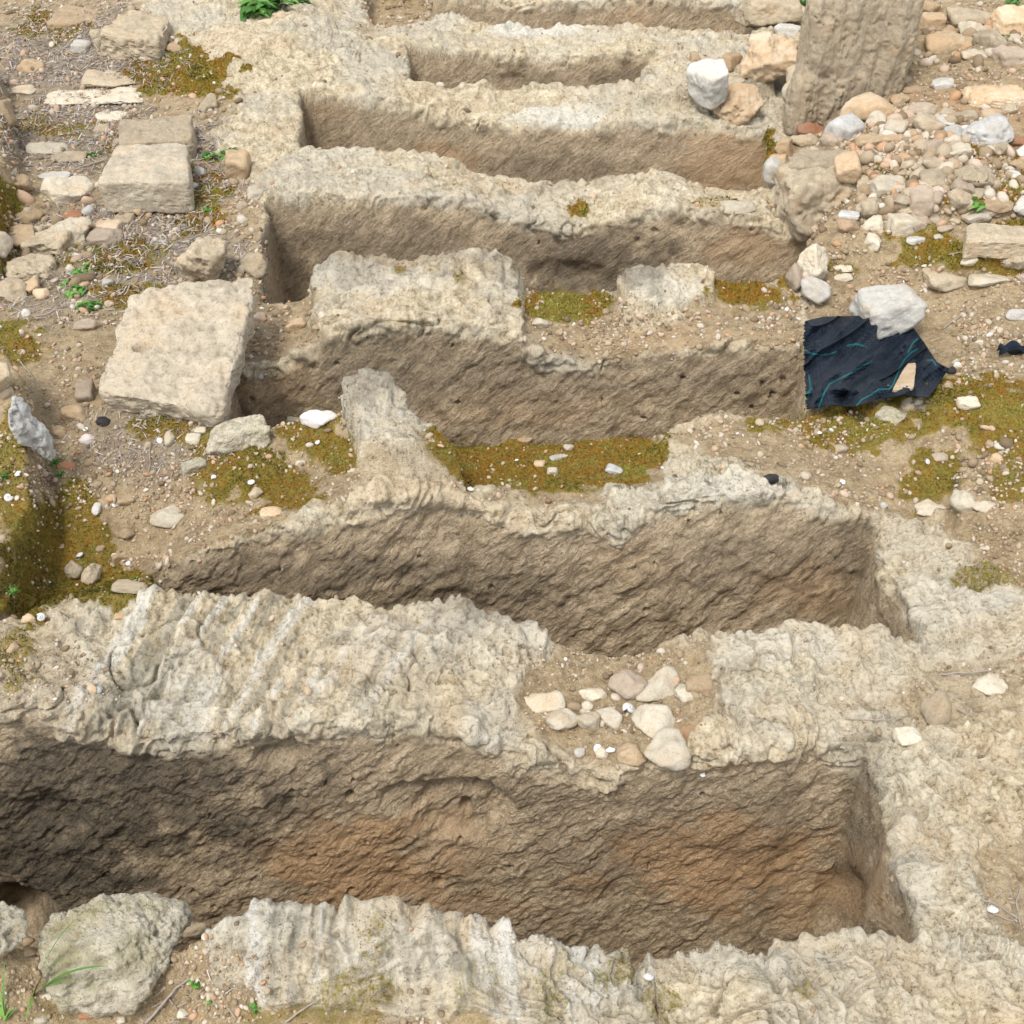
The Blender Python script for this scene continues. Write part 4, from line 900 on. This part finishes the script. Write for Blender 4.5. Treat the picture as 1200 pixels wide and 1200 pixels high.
# ------------------------------------------------------------------ plants and twigs
gmx = tint_mat('green_leaf', [(0, (.03,.09,.01)), (.5, (.07,.19,.03)), (1, (.16,.30,.06))], .55, 0)
def blade(V, Fc, base, direc, length, width, droop, tl, seg=10):
    o = len(V); side = np.cross(direc, (0, 0, 1.)); side /= np.linalg.norm(side)+1e-9; p = np.array(base, float); d = np.array(direc, float)
    for k in range(seg+1):
        t = k/seg; w_ = width*(1-t)**.6*(.5+.5*min(1, t*4)); V.append(p-side*w_); V.append(p+side*w_+np.array((0, 0, w_*.4)))
        d = d+np.array((0, 0, -droop/seg)); d /= np.linalg.norm(d); p = p+d*length/seg
        if k < seg: a = o+2*k; Fc.append((a, a+1, a+3, a+2))
    tl += [tl_v]*(2*seg+2)
def plant(px, py, label, kind='weed', size=.04, n=14, seed=0):
    global tl_v
    r_ = np.random.RandomState(seed+900); g, _, _ = hit(px, py); V = []; Fc = []; tl = []
    for k in range(n):
        a = r_.rand()*2*pi; tl_v = r_.rand()
        if kind == 'grass':
            blade(V, Fc, r_.randn(3)*(.004, .004, 0), (cos(a)*.5, sin(a)*.5, 1), size*r_.uniform(.5, 1), .0022, r_.uniform(.6, 2.4), tl)
        else:
            L_ = size*r_.uniform(.3, 1); el = r_.uniform(.15, .9); blade(V, Fc, r_.randn(3)*(size*.25, size*.25, 0), (cos(a)*cos(el), sin(a)*cos(el), sin(el)), L_, L_*.22, 1.2, tl, 6)
            for q_ in range(2):
                a2 = a+r_.choice([-1, 1])*.8; blade(V, Fc, np.array((cos(a)*cos(el), sin(a)*cos(el), sin(el)*.8))*L_*.5, (cos(a2)*.8, sin(a2)*.8, .4), L_*.5, L_*.16, 1.0, tl, 5)
    me = mesh_from(label.split()[0], np.array(V), Fc, gmx); fattr(me, 'tint', tl)
    nm = 'grass_tuft' if kind == 'grass' else 'weed'
    return link(nm, me, label, 'grass' if kind == 'grass' else 'weed', loc=tuple(g))
tl_v = .5
# the near grass: a few long blades aimed as in the photo
def near_grass(px, py, tips, label):
    global tl_v
    g, _, _ = hit(px, py); V = []; Fc = []; tl = []
    for k, (tx, ty, zz, wd) in enumerate(tips):
        tl_v = .55+.1*k; e = at(tx, ty, g[2]+zz)-g; Lh = np.linalg.norm(e)
        o = len(V); seg = 14; side = np.cross(e, (0, 0, 1.)); side /= np.linalg.norm(side)
        for s_i in range(seg+1):
            t = s_i/seg; p = e*t+np.array((0, 0, .35*Lh*t*(1-t))); w_ = wd*(1-t)**.55*(.45+.55*min(1, t*5)); V += [p-side*w_, p+side*w_+np.array((0, 0, w_*.5))]; tl += [tl_v]*2
            if s_i < seg: a = o+2*s_i; Fc.append((a, a+1, a+3, a+2))
    me = mesh_from('grass', np.array(V), Fc, gmx); fattr(me, 'tint', tl); link('grass_tuft', me, label, 'grass', loc=tuple(g))
near_grass(40,1165,[(88,1078,.24,.007),(124,1132,.20,.0065),(74,1122,.18,.006),(84,1150,.13,.005),(30,1195,.01,.003)],'tuft of long green blades leaning over the pitted boulder')
near_grass(6,1195,[(6,1122,.08,.0025),(-15,1150,.05,.003),(20,1182,.02,.005),(14,1180,.03,.004),(-5,1170,.03,.004),(0,1160,.05,.002)],'short grass with a purple stem in the lower left corner')
PL = [(228,1150,'small round leaved sprig beside the grey twig','weed',.028,12),(245,1170,'tiny green seedling right of the grey twig','weed',.015,8),(110,180,'small green weed on the flagstones','weed',.05,14),(98,318,'feathery green weed below the white lumpy rock','weed',.055,26),(88,342,'sprawling weed patch at the left of the path','weed',.05,22),(105,358,'low green weed close behind the slab','weed',.055,26),(80,330,'thin weed beside the layered stones','weed',.035,12),(245,182,'dark green weed in the cleft behind the bedrock','weed',.05,22),(268,178,'bushy dark weed at the right of the cleft','weed',.055,24),(245,243,'green rosette on the mossy path edge','weed',.03,14),(15,33,'green leaf near the top left edge','weed',.035,10),(62,542,'bright grass by the flat reddish sliver','grass',.045,26),(72,556,'grass below the flat reddish sliver','grass',.03,14),(160,674,'tiny green plant at the left tip of the second pit','weed',.018,10),(1146,240,'green weed between the rubble and the right slab','weed',.05,18),(1183,158,'green sprig beside the biggest pale stone','weed',.04,12),(1180,42,'green weed under the orange tan block','weed',.06,20),(310,8,'bright green clump in the hollow at the top edge','weed',.15,46),(345,2,'darker clump at the right of the top hollow','weed',.12,26),(15,695,'green grass at the foot of the mossy bank','grass',.03,30),(5,560,'green grass on the left mossy bank','grass',.03,20),(940,2,'tuft of green behind the flat topped rock','weed',.06,16),(300,1120+60,'small leaves at the foot of the front ridge','weed',.02,10),(1190,2,'green weed in the top right corner','weed',.06,16)]
for i, (x, y, lb, k, s, n_) in enumerate(PL): plant(x, y, lb, k, s, n_, i)
tw = tint_mat('dead_wood', [(0, (.20,.16,.12)), (1, (.36,.32,.28))], .9, .001)
def twig(pts, r, label, lift=.006, name='twig', t=.8):
    W_ = [hit(x, y)[0]+np.array((0, 0, lift)) for x, y in pts]; W_ = np.array(W_); z = W_[:, 2]; W_[:, 2] = np.maximum(z, np.linspace(z[0], z[-1], len(z)))
    fine_ = []
    for a, b_ in zip(W_[:-1], W_[1:]):
        for k in range(6): fine_.append(a+(b_-a)*k/6)
    fine_.append(W_[-1]); Q = np.array(fine_); Q += .004*np.stack([fbm(Q*30+k*9, 2) for k in range(3)], -1); o = Q[0].copy(); Q -= o
    V = []; Fc = []; ns = 7
    for k, p in enumerate(Q):
        d = Q[min(k+1, len(Q)-1)]-Q[max(k-1, 0)]; d /= np.linalg.norm(d)+1e-9; a = np.cross(d, (0, 0, 1.)); a /= np.linalg.norm(a)+1e-9; b_ = np.cross(a, d); rr = r*(1-.5*k/len(Q))*(1+.2*sin(k*2.1))
        for j in range(ns): V.append(p+rr*(a*cos(j/ns*2*pi)+b_*sin(j/ns*2*pi)))
    for k in range(len(Q)-1):
        for j in range(ns): Fc.append((k*ns+j, k*ns+(j+1) % ns, (k+1)*ns+(j+1) % ns, (k+1)*ns+j))
    me = mesh_from('twig', np.array(V), Fc, tw); fattr(me, 'tint', np.full(len(V), t)); link(name, me, label, 'twig', loc=tuple(o))
twig([(172,1199),(190,1180),(205,1163),(222,1146)], .0032, 'straight grey twig leaning at the lower left front')
twig([(180,1180),(196,1172),(214,1196)], .0015, 'thin forked twig crossing the grey twig foot')
twig([(1102,791),(1125,788),(1156,787)], .0025, 'dark straight twig on the right bedrock')
twig([(990,841),(1015,845),(1040,844),(1066,838)], .0016, 'thin pale curved root on the right bedrock', t=1)
twig([(1120,833),(1134,838)], .0025, 'short grey stub beside the low rounded stone')
twig([(1150,1055),(1170,1068),(1196,1080)], .0018, 'upper thin twig in the litter at the right edge')
twig([(1160,1072),(1185,1078),(1199,1072)], .0016, 'lower thin twig in the litter at the right edge')
twig([(1196,1040),(1188,1058),(1196,1090)], .002, 'twig standing across the litter at the right edge')
twig([(1110,298),(1125,296),(1140,302)], .002, 'thin twig on the orange moss')
twig([(1104,385),(1122,372),(1142,355)], .0018, 'long straw right of the white rock', t=1)
twig([(24,425),(34,436),(42,448)], .0022, 'pale twig on the soil left of the slab', t=1)
twig([(145,525),(160,532),(166,540)], .002, 'dark twig on the soil below the slab')
twig([(176,520),(175,545),(174,560)], .0014, 'fine upright straw below the slab', t=1)
twig([(96,195),(115,190),(128,184)], .0035, 'grey stick beside the cut block corner')
twig([(812,930),(820,937),(830,944)], .0018, 'dark splinter sticking on the near pit wall')
twig([(335,1198),(352,1190),(375,1172)], .002, 'twig at the foot of the front ridge')
